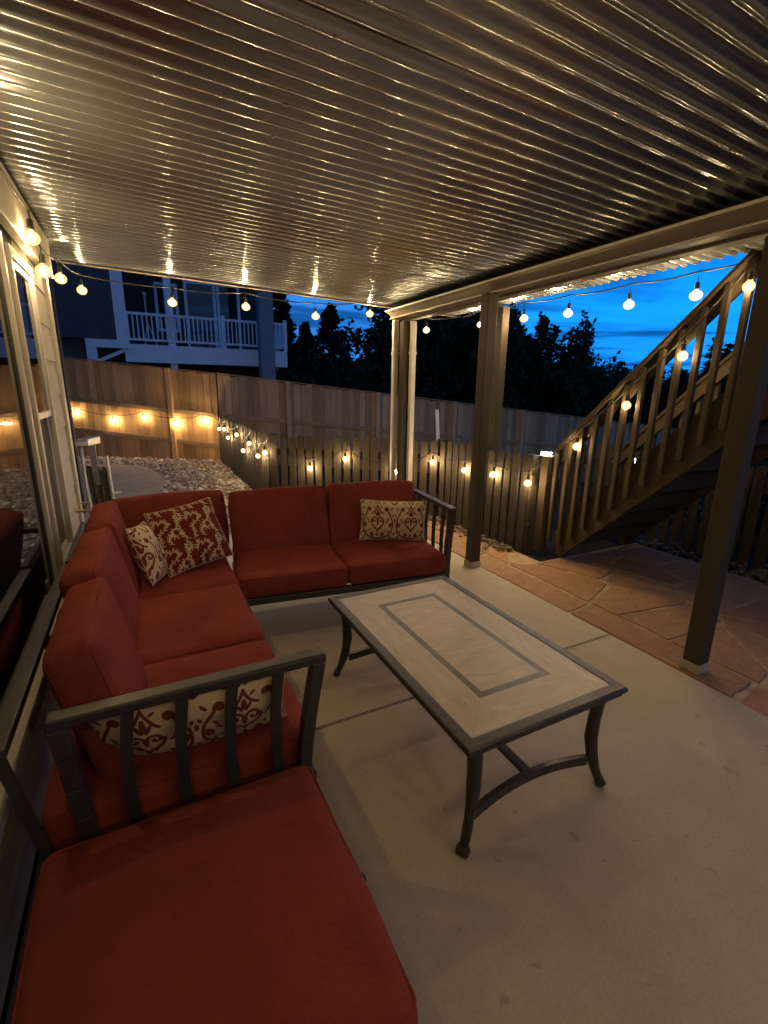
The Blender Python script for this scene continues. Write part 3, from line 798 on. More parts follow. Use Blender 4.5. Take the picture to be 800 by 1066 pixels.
# local frame of each piece: x along its width, y from the front edge to the back, base on the floor
def frame_parts(t, x0, x1, depth, back=True, arm=None, bars=None):
    bm = bmesh.new(); zt = SH - CT
    for a, b in (((x0, .025, zt - .022), (x1, .025, zt - .022)), ((x0, depth - .03, zt - .022), (x1, depth - .03, zt - .022)), ((x0 + .02, .025, zt - .022), (x0 + .02, depth - .03, zt - .022)), ((x1 - .02, .025, zt - .022), (x1 - .02, depth - .03, zt - .022))):
        obox(bm, a, b, .036, .042)
    nsl = 6
    for i in range(1, nsl): obox(bm, (x0 + .03, depth * i / nsl, zt - .014), (x1 - .03, depth * i / nsl, zt - .014), .04, .008)
    obj('frame', bm, M['bronze'], t, bevel=.005)
    for x in (x0 + .02, x1 - .02):
        for y in (.03, depth - .05):
            if arm is not None and abs(x - arm) < .1: continue
            bm = bmesh.new(); tube(bm, [(x, y, 0), (x, y, zt - .043)], .019, 10); obj('leg', bm, M['bronze'], t, smooth=True)
    if back:
        bm = bmesh.new(); yb = depth + .045
        obox(bm, (x0, yb, .66), (x1, yb, .66), .045, .03)
        n = bars or max(3, int((x1 - x0) / .13))
        for i in range(n + 1):
            x = x0 + .02 + (x1 - x0 - .04) * i / n
            obox(bm, (x, depth - .02, zt - .03), (x, yb - .002, .645), .028, .012, up=(1, 0, 0))
        obj('back_frame', bm, M['bronze'], t, bevel=.004)
def arm_parts(t, x, depth, h=.725, bow=.03, top0=-.0, outer=1):
    """arm with rail, two posts and four slats, standing at local x; front at y=0"""
    zt = h
    bm = bmesh.new()
    obox(bm, (x, top0 - .02, zt), (x, depth + .03, zt), .048, .030); obj('arm_rail', bm, M['bronze'], t, bevel=.006)
    def curve(y, y2, z0, z1):
        pts = []
        for k in range(9):
            u = k / 8; yy = y + (y2 - y) * u + bow * math.sin(u * math.pi * 1.0) * (1 if y < depth / 2 else -.3); pts.append((x, yy, z0 + (z1 - z0) * u))
        return pts
    for y, y2 in ((.045, top0 - .0), (depth - .03, depth + .01)):
        bm = bmesh.new(); P = curve(y, y2, 0, zt - .016)
        for a, b in zip(P, P[1:]): obox(bm, a, b, .040, .040, up=(0, 1, 0))
        obj('arm_post', bm, M['bronze'], t, bevel=.004)
    for k in range(4):
        y = top0 + (depth - top0) * (k + 1) / 5 - .01; bm = bmesh.new(); P = [(x, y + .03 * math.sin(u * math.pi / 8) * .6, SH - CT - .03 + (zt - .016 - (SH - CT - .03)) * u / 8) for u in range(9)]
        for a, b in zip(P, P[1:]): obox(bm, a, b, .014, .030, up=(0, 1, 0))
        obj('arm_slat', bm, M['bronze'], t)
def seat(t, x0, x1, depth, dz=0.):
    w = x1 - x0 - .006
    cushion('seat_cushion', t, w, depth - .005, CT, T(((x0 + x1) / 2, depth / 2, SH - CT + dz)))
def backc(t, x0, x1, yf, lean=14, hh=.435, th=.13, dz=0., yaw=0., roll=0.):
    """back cushion: front foot at local y=yf, leaning away"""
    w = x1 - x0 - .006
    # build lying (w x hh x th), stand it up
    Mx = T(((x0 + x1) / 2, yf, SH - .025 + dz)) @ RZ(yaw) @ RY(roll) @ RX(-lean) @ T((0, th / 2, hh / 2)) @ RX(90) @ T((0, 0, -th / 2))
    cushion('back_cushion', t, w, hh, th, Mx, r=.028, puff=.012)

# left loveseat: local x runs along +Y of the world, local y towards the house
def left_loveseat():
    t = thing('sectional_loveseat', 'brick red two seat sectional piece with slatted near arm along the house windows', 'loveseat', (.405, 1.215, 0), R(90))
    # local (x,y) -> world (0.405-y, 1.215+x)
    frame_parts(t, .0, 1.335, .74, arm=0, bars=2)
    arm_parts(t, -.012, .645)
    seat(t, .02, .68, .735); seat(t, .682, 1.335, .735, .006)
    backc(t, .10, .668, .475, 13, dz=-.0, roll=1.5); backc(t, .685, 1.325, .50, 12, dz=.01, yaw=-2)
left_loveseat()
def corner_seat():
    t = thing('corner_seat', 'brick red corner sectional piece with back cushions on two sides', 'corner seat', (.415, 2.568, 0), R(90))
    # local x -> +Y ; local y -> -X
    frame_parts(t, .0, .72, .74, back=False)
    w = .69; cushion('seat_cushion', t, .70, .735, CT, T((.35, .3675, SH - CT - .004)))
    backc(t, .03, .60, .50, 11, dz=.005, yaw=1)
    # second back cushion along the far side (facing the camera)
    th, hh = .13, .435
    Mx = T((.545, .287, SH - .025)) @ RZ(-90 + 3) @ RX(-12) @ T((0, th / 2, hh / 2)) @ RX(90) @ T((0, 0, -th / 2))
    cushion('back_cushion', t, .665, hh, th, Mx, r=.028, puff=.012)
    bm = bmesh.new(); obox(bm, (0, .785, .66), (.76, .785, .66), .03, .045); obox(bm, (.765, .0, .66), (.765, .80, .66), .045, .03)
    for i in range(6): obox(bm, (.755, .05 + i * .14, SH - CT - .03), (.765, .05 + i * .14, .645), .012, .028)
    for i in range(6): obox(bm, (.02 + i * .14, .73, SH - CT - .03), (.02 + i * .14, .785, .645), .028, .012, up=(1, 0, 0))
    obj('back_frame', bm, M['bronze'], t, bevel=.004)
corner_seat()
def right_loveseat():
    t = thing('sectional_loveseat', 'brick red two seat sectional piece with slatted far arm facing the coffee table', 'loveseat', (.400, 2.592, 0), R(-7))
    frame_parts(t, .0, 1.345, .70, arm=1.345)
    arm_parts(t, 1.372, .66, h=.745, top0=.02)
    seat(t, .005, .665, .70); seat(t, .667, 1.345, .70, .004)
    backc(t, .01, .665, .465, 13, roll=-.8); backc(t, .67, 1.335, .475, 12, dz=.006, yaw=1, roll=1)
right_loveseat()
def ottoman():
    t = thing('ottoman', 'large square brick red ottoman in the foreground', 'ottoman', (.02, .805, 0))
    hw, hd = .322, .325
    cushion('cushion', t, hw * 2 + .01, hd * 2, .15, T((0, 0, SH - .15)), r=.03, puff=.008)
    bm = bmesh.new(); z = SH - .15 - .022
    for a, b in (((-hw + .02, -hd + .02), (hw - .02, -hd + .02)), ((-hw + .02, hd - .02), (hw - .02, hd - .02)), ((-hw + .02, -hd + .02), (-hw + .02, hd - .02)), ((hw - .02, -hd + .02), (hw - .02, hd - .02))):
        obox(bm, (*a, z), (*b, z), .036, .042)
    obj('frame', bm, M['bronze'], t, bevel=.004)
    for sx in (-1, 1):
        for sy in (-1, 1):
            bm = bmesh.new(); x, y = sx * (hw - .025), sy * (hd - .025)
            tube(bm, [(x, y, z - .022), (x * 1.0, y, .12), (x * 1.05, y * 1.05, .02), (x * 1.06, y * 1.06, 0)], .02, 10); obj('leg', bm, M['bronze'], t, smooth=True)
ottoman()

# ------------------------------------------------------------------ coffee table
def table():
    t = thing('coffee_table', 'rectangular stone tile coffee table with dark bronze frame and curved legs', 'coffee table', (1.145, 1.535, 0))
    hx, hy = .363, .603; z = .45
    bm = bmesh.new(); A = [(-hx, -hy), (hx, -hy), (hx, hy), (-hx, hy)]; q = .045
    # mitred moulded frame
    prof = [(0, -.006), (.0, -.020), (.012, -.028), (.012, -.040), (.022, -.045), (q, -.045), (q, -.001), (q - .006, .0), (.006, .0)]
    rings = []
    for k, (sx, sy) in enumerate(((-1, -1), (1, -1), (1, 1), (-1, 1))):
        rings.append([bm.verts.new((sx * (hx - u), sy * (hy - u), z + v)) for u, v in prof])
    n = len(prof)
    for k in range(4):
        a, b = rings[k], rings[(k + 1) % 4]
        for i in range(n): bm.faces.new((a[i], b[i], b[(i + 1) % n], a[(i + 1) % n]))
    bmesh.ops.recalc_face_normals(bm, faces=bm.faces[:])
    obj('table_frame', bm, M['bronze'], t, bevel=.002)
    bm = bmesh.new(); box(bm, -hx + q + .0005, hx - q - .0005, -hy + q + .0005, hy - q - .0005, z - .02, z - .0025); obj('tile_top', bm, M['tile'], t)
    def legpts(sx, sy):
        P = []
        for u, off, zz in ((0, .0, .405), (.15, -.004, .36), (.3, -.009, .30), (.5, -.011, .22), (.68, -.002, .15), (.82, .012, .09), (.93, .025, .05), (1, .034, .022)):
            P.append((sx * (.292 + off), sy * (.545 + off * .55), zz))
        return P
    for sx in (-1, 1):
        for sy in (-1, 1):
            P = legpts(sx, sy); bm = bmesh.new()
            for i in range(len(P) - 1):
                pass
            tube(bm, P, [.027, .026, .025, .025, .024, .022, .020, .017], 10, flat=.8)
            L = obj('leg', bm, M['bronze'], t, smooth=True)
            bm = bmesh.new(); c = Vector((sx * .331, sy * .567, .019)); ax = Vector((-sy * .5, sx * .86, 0)).normalized()
            tube(bm, [c - ax * .022, c - ax * .018, c + ax * .018, c + ax * .022], [.012, .0185, .0185, .012], 12); obj('scroll_foot', bm, M['bronze'], L, smooth=True)
    for sy in (-1, 1):
        bm = bmesh.new(); P = []
        for k in range(15):
            u = -1 + 2 * k / 14; P.append((u * .275, sy * (.536 - .022 * (1 - u * u)), .112 + .026 * (1 - u * u)))
        for a, b in zip(P, P[1:]): obox(bm, a, b, .020, .036)
        obj('arched_stretcher', bm, M['bronze'], t, smooth=True)
    bm = bmesh.new(); obox(bm, (0, -.504, .140), (0, .504, .140), .036, .018); obj('long_stretcher', bm, M['bronze'], t, bevel=.003)
table()

def fallen_leaf():
    bm = bmesh.new(); n = 8; L = []; Rr_ = []
    for i in range(n + 1):
        u = i / n; w = .011 * math.sin(math.pi * u) ** .8 + .0005; L.append(bm.verts.new((-w, u * .045, .003 + .006 * u * u + .004))); Rr_.append(bm.verts.new((w, u * .045, .002 + .007 * u)))
    mid = [bm.verts.new((0, i / n * .045, .001 + .004 * i / n)) for i in range(n + 1)]
    for i in range(n): bm.faces.new((L[i], mid[i], mid[i + 1], L[i + 1])); bm.faces.new((mid[i], Rr_[i], Rr_[i + 1], mid[i + 1]))
    o = obj('fallen_leaf', bm, plain('dry leaf', (.09, .055, .03), .8)); o.location = (.49, 1.03, .0005); o.rotation_euler = (0, 0, .5)
    tag(o, 'small dry brown leaf lying on the concrete left of the table', 'leaf')
fallen_leaf()

# ------------------------------------------------------------------ throw pillows
def spiral(cx, cy, r0, r1, a0, turns, n=26):
    P = []
    for i in range(n + 1):
        u = i / n; a = R(a0) + turns * 2 * math.pi * u; r = r0 + (r1 - r0) * u; P.append((cx + r * math.cos(a), cy + r * math.sin(a)))
    return P
def bez(p0, p1, p2, p3, n=18):
    return [tuple(((1 - u) ** 3 * p0[i] + 3 * (1 - u) ** 2 * u * p1[i] + 3 * (1 - u) * u * u * p2[i] + u ** 3 * p3[i]) for i in (0, 1)) for u in [k / n for k in range(n + 1)]]
def motif(kind):
    """curves (polyline, half width) and leaves (x,y,len,wid,ang) in a mirrored half tile 0..0.5 x 0..1"""
    cur, leaf = [], []
    if kind == 'cream':
        cur += [(spiral(.10, .60, .095, .015, -150, -1.15), .014), (bez((.0, .30), (.02, .45), (.19, .42), (.19, .60)), .015),
                (bez((.0, .10), (.20, .12), (.40, .20), (.44, .42)), .014), (spiral(.38, .47, .062, .012, 0, 1.2), .013),
                (bez((.44, .42), (.47, .60), (.36, .72), (.30, .86)), .013), (spiral(.25, .88, .055, .01, 0, 1.25), .012),
                (bez((.0, .98), (.05, .86), (.10, .80), (.16, .78)), .012), (spiral(.14, .22, .06, .01, 80, -1.2), .012), (bez((.5, .02), (.44, .04), (.38, .10), (.36, .2)), .013)]
        leaf += [(.0, .80, .085, .035, 90), (.05, .76, .07, .022, 60), (.0, .52, .06, .026, 90), (.0, .20, .05, .03, 90), (.30, .62, .055, .02, 50), (.27, .55, .05, .018, 20), (.46, .72, .05, .022, 80), (.5, .60, .06, .028, 90), (.41, .90, .05, .02, 40), (.33, .30, .05, .018, 70), (.24, .34, .045, .017, 110), (.09, .40, .04, .016, 60), (.20, .05, .05, .018, 15), (.5, .24, .05, .026, 90), (.10, .93, .04, .018, 30), (.42, .28, .03, .016, 0), (.35, .77, .04, .016, 130), (.05, .05, .045, .018, 45)]
    else:
        rr_ = random.Random(5)
        stems = [bez((.05, .0), (.30, .18), (-.05, .42), (.28, .52)), bez((.28, .52), (.50, .58), (.52, .80), (.34, .86)), bez((.98, .05), (.62, .10), (.95, .40), (.66, .48)), bez((.66, .48), (.44, .46), (.46, .22), (.62, .22)), bez((.66, .48), (.90, .60), (.62, .80), (.86, .98)), bez((.05, .62), (.02, .80), (.20, .98), (.26, .78)), bez((.45, .0), (.30, .12), (.36, .30), (.50, .34)), bez((.86, .98), (.99, .80), (.9, .70), (.8, .74))]
        for st in stems:
            cur.append((st, .008)); n = len(st)
            for k in range(2, n - 1, 3):
                for sd in (1, -1):
                    dx, dy = st[k + 1][0] - st[k - 1][0], st[k + 1][1] - st[k - 1][1]; L = math.hypot(dx, dy) + 1e-9; a = math.degrees(math.atan2(dy, dx)) + sd * rr_.uniform(35, 60)
                    l = rr_.uniform(.032, .05); leaf.append((st[k][0] + math.cos(R(a)) * (l + .012), st[k][1] + math.sin(R(a)) * (l + .012), l, rr_.uniform(.014, .020), a))
        for fx, fy, n, r in ((.76, .28, 8, .075), (.17, .30, 6, .05), (.52, .68, 7, .06), (.12, .92, 6, .055), (.75, .88, 6, .05)):
            for k in range(n):
                a = 360 * k / n + 10; leaf.append((fx + math.cos(R(a)) * r * .62, fy + math.sin(R(a)) * r * .62, r * .42, r * .2, a))
            leaf.append((fx, fy, r * .2, r * .2, 0))
    return cur, leaf
def pattern(U, V, kind):
    """U,V in tile units (numpy); returns 0..1"""
    u = np.abs(((U + .5) % 1.0) - .5) if kind == 'cream' else U % 1.0; v = V % 1.0
    out = np.zeros_like(u); cur, leaf = motif(kind)
    for vv in ((v,) if kind == 'cream' else (v,)):
        for P, w in cur:
            for (ax, ay), (bx, by) in zip(P, P[1:]):
                dx, dy = bx - ax, by - ay; L = dx * dx + dy * dy + 1e-12; s = np.clip(((u - ax) * dx + (vv - ay) * dy) / L, 0, 1)
                d = np.hypot(u - ax - s * dx, vv - ay - s * dy); out = np.maximum(out, np.clip(1 - (d - w) / .012 - .0, 0, 1) * (d < w + .012))
        for x, y, l, wd, a in leaf:
            ca, sa = math.cos(R(a)), math.sin(R(a)); p = (u - x) * ca + (vv - y) * sa; q = -(u - x) * sa + (vv - y) * ca
            d = np.sqrt((p / l) ** 2 + (q / wd) ** 2); out = np.maximum(out, np.clip((1.12 - d) / .3, 0, 1))
    return out
def pillow(label, kind, w, h, c, ex, ey, tiles, off=(0, 0), th=.075, fringe=True):
    ex = Vector(ex).normalized(); ey = Vector(ey); ey = (ey - ex * ex.dot(ey)).normalized(); ez = ex.cross(ey)
    t = thing('throw_pillow', label, 'pillow', (0, 0, 0))
    dn = 800 if kind == 'red' else 480; nx, ny = int(w * dn), int(h * dn)
    u = np.linspace(-1, 1, nx + 1); v = np.linspace(-1, 1, ny + 1); U, W_ = np.meshgrid(u, v, indexing='ij')
    prof = (np.clip(1 - np.abs(U) ** 2.2, 0, 1) ** .55) * (np.clip(1 - np.abs(W_) ** 2.2, 0, 1) ** .55)
    pin = 1 - .055 * (1 - W_ ** 2) * np.abs(U) ** 3; pin2 = 1 - .055 * (1 - U ** 2) * np.abs(W_) ** 3
    X = U * w / 2 * pin; Y = W_ * h / 2 * pin2
    rs = np.random.default_rng(int(w * 1000 + h * 77))
    wr = .004 * np.sin(U * 5 + W_ * 3 + rs.uniform(0, 6)) + .003 * np.sin(W_ * 8 - U * 4 + rs.uniform(0, 6))
    Z = th * prof * (1 + 0 * U)
    Vs = []; Fs = []; pat = []; o = 0
    c = Vector(c); B = np.array([ex[:], ey[:], ez[:]]); I = np.arange((nx + 1) * (ny + 1)).reshape(nx + 1, ny + 1)
    pt = pattern((U * .5) * tiles[0] + off[0], (W_ * .5 + .5) * tiles[1] + off[1], kind)
    for s in (1, -1):
        z = s * (Z + wr * prof); P = np.stack([X, Y, z], -1).reshape(-1, 3) @ B + np.array(c[:])
        F = np.stack([I[:-1, :-1], I[1:, :-1], I[1:, 1:], I[:-1, 1:]], -1).reshape(-1, 4)
        if s < 0: F = F[:, ::-1]
        Vs.append(P); Fs.append(F + o); o += len(P); pat.append(pt.ravel())
    me = np_mesh('pillow_cover', np.concatenate(Vs), np.concatenate(Fs))
    at = me.attributes.new('pat', 'FLOAT', 'POINT'); at.data.foreach_set('value', np.concatenate(pat).astype(np.float32))
    t.location = c
    me.transform(Matrix.Translation(-c))
    me.materials.append(M['cream'] if kind == 'cream' else M['reddam'])
    k = obj('pillow_cover', me, None, t, smooth='all')
    bm = bmesh.new(); pts = []
    q3 = 6
    for a in u[::q3]: pts.append((a, -1))
    for b in v[::q3]: pts.append((1, b))
    for a in u[::-q3]: pts.append((a, 1))
    for b in v[::-q3]: pts.append((-1, b))
    Q = []
    for a, b in pts:
        x = a * w / 2 * (1 - .055 * (1 - b * b) * abs(a) ** 3); y = b * h / 2 * (1 - .055 * (1 - a * a) * abs(b) ** 3); q = ex * x + ey * y
        if not Q or (q - Q[-1]).length > .004: Q.append(q)
    loop_tube(bm, Q[:-1], .0035); obj('piping', bm, M['creamedge'], t, smooth='all')
    return t
pillow('square brick red throw pillow with cream leaf scrolls in the sofa corner', 'red', .395, .395, (.205, 2.925, .635), (.946, .286, .11), (-.273, .453, .849), (2.1, 2.1), (.1, .15), .07)
pillow('small cream scroll pillow beside the square red pillow', 'cream', .25, .33, (-.028, 2.775, .608), (.344, .926, -.10), (-.278, .259, .925), (1.0, 1.1), (.5, .1), .06)
pillow('cream lumbar pillow with red damask scrolls by the far arm', 'cream', .475, .285, (1.535, 2.83, .600), (.914, -.33, -.045), (.06, .12, .99), (2.0, 1.05), (.5, .05), .06)
pillow('cream lumbar pillow with red damask scrolls behind the near slatted arm', 'cream', .53, .30, (.062, 1.305, .567), (.995, -.10, .02), (-.05, -.42, .9), (2.0, 1.05), (.5, .02), .058)

# ------------------------------------------------------------------ string lights
def socket_mesh():
    bm = bmesh.new(); lathe(bm, [(.006, .062), (.013, .058), (.0145, .022), (.012, .014)], 10); tube(bm, [(0, 0, .062), (0, 0, .10)], .0028, 6)
    me = bpy.data.meshes.new('socket'); bm.to_mesh(me); bm.free(); me.materials.append(M['cable']); return me
def bulb_mesh(m, r=.0225):
    """(envelope, filament) meshes of one bulb"""
    out = []
    for q, mm, nm in ((1.28, M['envelope'], 'bulb'), (.53, m, 'filament')):
        bm = bmesh.new(); zc = -.021; R_ = r * q
        P = [(R_ * math.sin(a), zc + (.027 if q < 1 else .029) * q ** .5 * -math.cos(a)) for a in [math.pi * x for x in (.97, .8, .62, .45, .3, .15, .03)]][::1]
        P = [(max(.002, p), z) for p, z in P]
        lathe(bm, P, 12 if q > 1 else 8); bmesh.ops.recalc_face_normals(bm, faces=bm.faces[:])
        me = bpy.data.meshes.new(nm); bm.to_mesh(me); bm.free(); me.materials.append(mm)
        me.polygons.foreach_set('use_smooth', [True] * len(me.polygons)); out.append(me)
    return out
SOCK = socket_mesh(); BULB = bulb_mesh(M['bulb'], .031); FBULB = bulb_mesh(M['fbulb'], .028); PBULB = bulb_mesh(M['pbulb'], .028); WBULB = bulb_mesh(M['wbulb'], .029); SBULB = bulb_mesh(M['sbulb'], .026)
def string_light(label, bulbs, cable, bm_bulb, sag=.03, tilt=0.06, group='warm string lights', pale=False):
    """bulbs: world positions of bulb tops; cable: world polyline (ends + hanging points)"""
    b0 = Vector(bulbs[0]); t = thing('string_light', label, 'string lights', b0, 0, group)
    pts = []
    for a, b in zip(cable, cable[1:]):
        a = Vector(a); b = Vector(b); n = 8
        for k in range(n):
            u = k / n; p = a.lerp(b, u); p.z -= sag * 4 * u * (1 - u) * min(1.5, (b - a).length); pts.append(p)
    pts.append(Vector(cable[-1]))
    bm = bmesh.new(); tube(bm, pts, .0055, 6); obj('cable', bm, M['cablepale'] if pale else M['cable'], t, world=True, smooth='all')
    for p in bulbs:
        s = bpy.data.objects.new('socket', SOCK); C.objects.link(s); s.parent = t; s.location = Vector(p) - b0
        s.rotation_euler = (random.uniform(-tilt, tilt), random.uniform(-tilt, tilt), random.uniform(0, 6))
        b = bpy.data.objects.new('bulb', bm_bulb[0]); C.objects.link(b); b.parent = t; b.location = s.location; b.rotation_euler = s.rotation_euler
        f = bpy.data.objects.new('filament', bm_bulb[1]); C.objects.link(f); f.parent = b
    return t
def hang(ps, dz=.10): return [(x, y, z + dz) for x, y, z in ps]
eave = [(.364, 4.79, 2.225), (.993, 4.79, 2.245), (1.67, 4.79, 2.215), (2.269, 4.79, 2.285), (2.969, 4.79, 2.17)]
string_light('string of warm bulbs along the far edge of the metal roof', eave, [(-.40, 4.80, 2.37)] + hang(eave) + [(3.36, 4.70, 2.31)], BULB)
outer = [(3.37, 4.34, 2.21), (3.37, 3.683, 2.195), (3.37, 3.146, 2.175), (3.37, 2.568, 2.165), (3.37, 2.073, 2.155)]
string_light('string of warm bulbs against the sky along the outer roof edge', outer, [(3.365, 4.69, 2.30)] + hang(outer, .125) + [(3.37, 1.74, 2.285)], BULB)
wall = [(-.37, 3.02, 2.20), (-.37, 3.26, 2.10), (-.37, 4.05, 2.205), (-.30, 4.74, 2.25)]
string_light('string of warm bulbs along the house wall above the windows', wall, [(-.385, 2.4, 2.33)] + hang(wall) + [(-.36, 4.79, 2.36)], WBULB)
near = [(-.35, 2.05, 2.17), (-.35, -.6, 2.18), (.5, -1.25, 2.17), (1.25, -1.3, 2.18), (1.95, -1.25, 2.17), (2.42, -.75, 2.16)]
string_light('string of warm bulbs beside the large fixed window and back over the patio', near, [(-.385, 2.38, 2.33)] + hang(near) + [(2.5, -.1, 2.31)], BULB)
lf = [(-1.19, 12.06, .95), (-.5, 11.60, .80), (.08, 11.22, .88), (.66, 10.82, .77), (1.18, 10.52, .84)]
string_light('string of warm bulbs on the tall cedar fence', lf, [(-1.9, 12.5, 1.06)] + hang(lf) + [(1.39, 10.36, .95)], FBULB, sag=.06)
sa = [(1.39, 9.81, .72), (1.39, 9.22, .76), (1.39, 8.85, .64), (1.39, 7.97, .77), (1.39, 7.48, .57), (1.39, 7.01, .73), (1.39, 6.45, .62), (1.40, 6.08, .71)]
cab = [(1.39, 10.3, .93)]
for i, p in enumerate(sa): cab.append((p[0] - .01, p[1], p[2] + .10)); cab.append((p[0] - .01, p[1] - .22, min(.92, p[2] + .19)))
string_light('looped string of warm bulbs on the picket run beside the gravel', sa, cab, PBULB, sag=.05, pale=True)
sb = [(1.86, 5.66, .54), (2.22, 5.37, .68), (2.71, 4.97, .55), (3.06, 4.69, .69), (3.14, 4.17, .67), (3.14, 3.69, .70), (3.14, 3.20, .70)]
cab = [(1.46, 6.0, .84)]
for i, p in enumerate(sb): cab.append((p[0], p[1], p[2] + .10)); q = sb[i + 1] if i + 1 < len(sb) else None; 
cab.append((3.15, 3.06, .9))
string_light('string of warm bulbs on the picket run beside the paving', sb, cab, PBULB, sag=.09)
st = [(3.33, 2.86, 1.07), (3.33, 2.44, 1.43), (3.33, 2.07, 1.77), (3.33, 1.74, 2.15)]
string_light('string of warm bulbs climbing the stair railing', st, [(3.31, 3.14, .93)] + [(3.315, y, z + .10) for x, y, z in st] + [(3.365, 1.73, 2.28)], SBULB, sag=.03)

# ------------------------------------------------------------------ neighbour's house
def neighbour():
    t = thing('neighbor_house', 'slate grey neighbour house with white balcony railing beyond the cedar fence', 'house', (0, 17, -.05))
    Yf = 16.0
    def part(name, b, m, p=t, **k): return obj(name, b, m, p, world=True, **k)
    bm = bmesh.new(); box(bm, -9, -.20, Yf, 24, 2.75, 6.6); box(bm, -9, -1.0, Yf + .3, 24, -.05, 2.749); box(bm, -.999, -.2, Yf + .9, 24, -.05, 2.748); w = part('wall', bm, M['nwall'])
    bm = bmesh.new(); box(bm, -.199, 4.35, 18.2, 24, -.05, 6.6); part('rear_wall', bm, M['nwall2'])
    bm = bmesh.new(); box(bm, -.32, -.02, Yf - .03, Yf + .25, 2.74, 6.6); part('corner_trim', bm, M['nwhite'])
    bm = bmesh.new(); box(bm, -1.1, -.02, Yf - .05, Yf + .28, 2.52, 2.739); part('band_trim', bm, M['nwhite'])
    bm = bmesh.new(); box(bm, -1.1, -.85, Yf - .02, Yf + .28, -.05, 2.519); part('corner_trim', bm, M['nwhite'])
    bm = bmesh.new(); obox(bm, (-.85, Yf + .1, 2.15), (-.12, Yf + .1, 2.5), .12, .09); part('brace', bm, M['nwhite'])
    # balcony
    bal = bmesh.new(); box(bal, -.16, 4.55, Yf + .1, 18.1, 2.60, 2.66); part('balcony_floor', bal, M['nwhite'])
    bm = bmesh.new(); box(bm, -.16, 4.58, Yf + .05, Yf + .099, 2.16, 2.66); box(bm, 4.551, 4.60, Yf + .1, 18.1, 2.16, 2.66); part('fascia', bm, M['nwhite'])
    bm = bmesh.new(); box(bm, -.1, 4.55, Yf + .06, Yf + .12, 3.46, 3.53); box(bm, -.1, 4.55, Yf + .07, Yf + .11, 2.76, 2.82); box(bm, 4.50, 4.56, Yf + .121, 18.1, 3.46, 3.53); box(bm, 4.51, 4.55, Yf + .121, 18.1, 2.76, 2.82)
    x = -.02
    while x < 4.5: box(bm, x, x + .035, Yf + .075, Yf + .105, 2.80, 3.47); x += .125
    y = Yf + .2
    while y < 18.0: box(bm, 4.515, 4.545, y, y + .035, 2.80, 3.47); y += .125
    for px in (2.55, 4.49): box(bm, px, px + .11, Yf + .04, Yf + .14, 2.665, 3.62)
    part('railing', bm, M['nwhite'])
    bm = bmesh.new(); box(bm, 1.02, 1.22, Yf + .13, Yf + .30, -.05, 6.6); part('balcony_post', bm, M['nwhite'])
    bm = bmesh.new(); box(bm, 3.62, 4.05, Yf - .45, Yf - .02, -.05, 6.6); part('pillar', bm, M['npillar'])
    # windows of the recessed wall
    for x0, x1, z0, z1 in ((.85, 1.55, 3.25, 4.75), (1.75, 2.75, 2.7, 4.9), (2.78, 3.55, 2.7, 4.9)):
        bm = bmesh.new(); fw = .09
        box(bm, x0, x0 + fw, 18.13, 18.199, z0, z1); box(bm, x1 - fw, x1, 18.13, 18.199, z0, z1); box(bm, x0 + fw, x1 - fw, 18.13, 18.199, z0, z0 + fw); box(bm, x0 + fw, x1 - fw, 18.13, 18.199, z1 - fw, z1)
        f = part('window', bm, M['nwhite'])
        bm = bmesh.new(); box(bm, x0 + fw, x1 - fw, 18.16, 18.19, z0 + fw, z1 - fw); part('pane', bm, M['glass'], f)
    bm = bmesh.new(); prism(bm, [(-9.5, 6.6), (-.1, 6.6), (-4.8, 9.3)], Yf - .4, 24.4, M=Matrix(((1, 0, 0, 0), (0, 0, 1, 0), (0, 1, 0, 0), (0, 0, 0, 1)))); bmesh.ops.recalc_face_normals(bm, faces=bm.faces[:]); part('roof', bm, M['nroof'])
    bm = bmesh.new(); box(bm, -.09, 4.6, Yf - .5, 24.4, 6.61, 6.8); part('roof', bm, M['nroof'])
neighbour()
def telescope():
    t = thing('telescope', 'thin pale tripod stand on the neighbour balcony floor', 'tripod', (.52, 16.9, 2.66))
    bm = bmesh.new(); tube(bm, [(0, 0, .3), (0, 0, 1.45)], .022, 8); obj('pole', bm, M['whiteplastic'], t)
    for a in (0, 2.1, 4.2):
        bm = bmesh.new(); tube(bm, [(0, 0, .7), (.25 * math.cos(a), .25 * math.sin(a), 0)], .015, 6); obj('leg', bm, M['whiteplastic'], t)
    bm = bmesh.new(); lathe(bm, [(.03, 1.45), (.06, 1.47), (.06, 1.53), (.02, 1.55)], 8); obj('head', bm, M['whiteplastic'], t)
telescope()

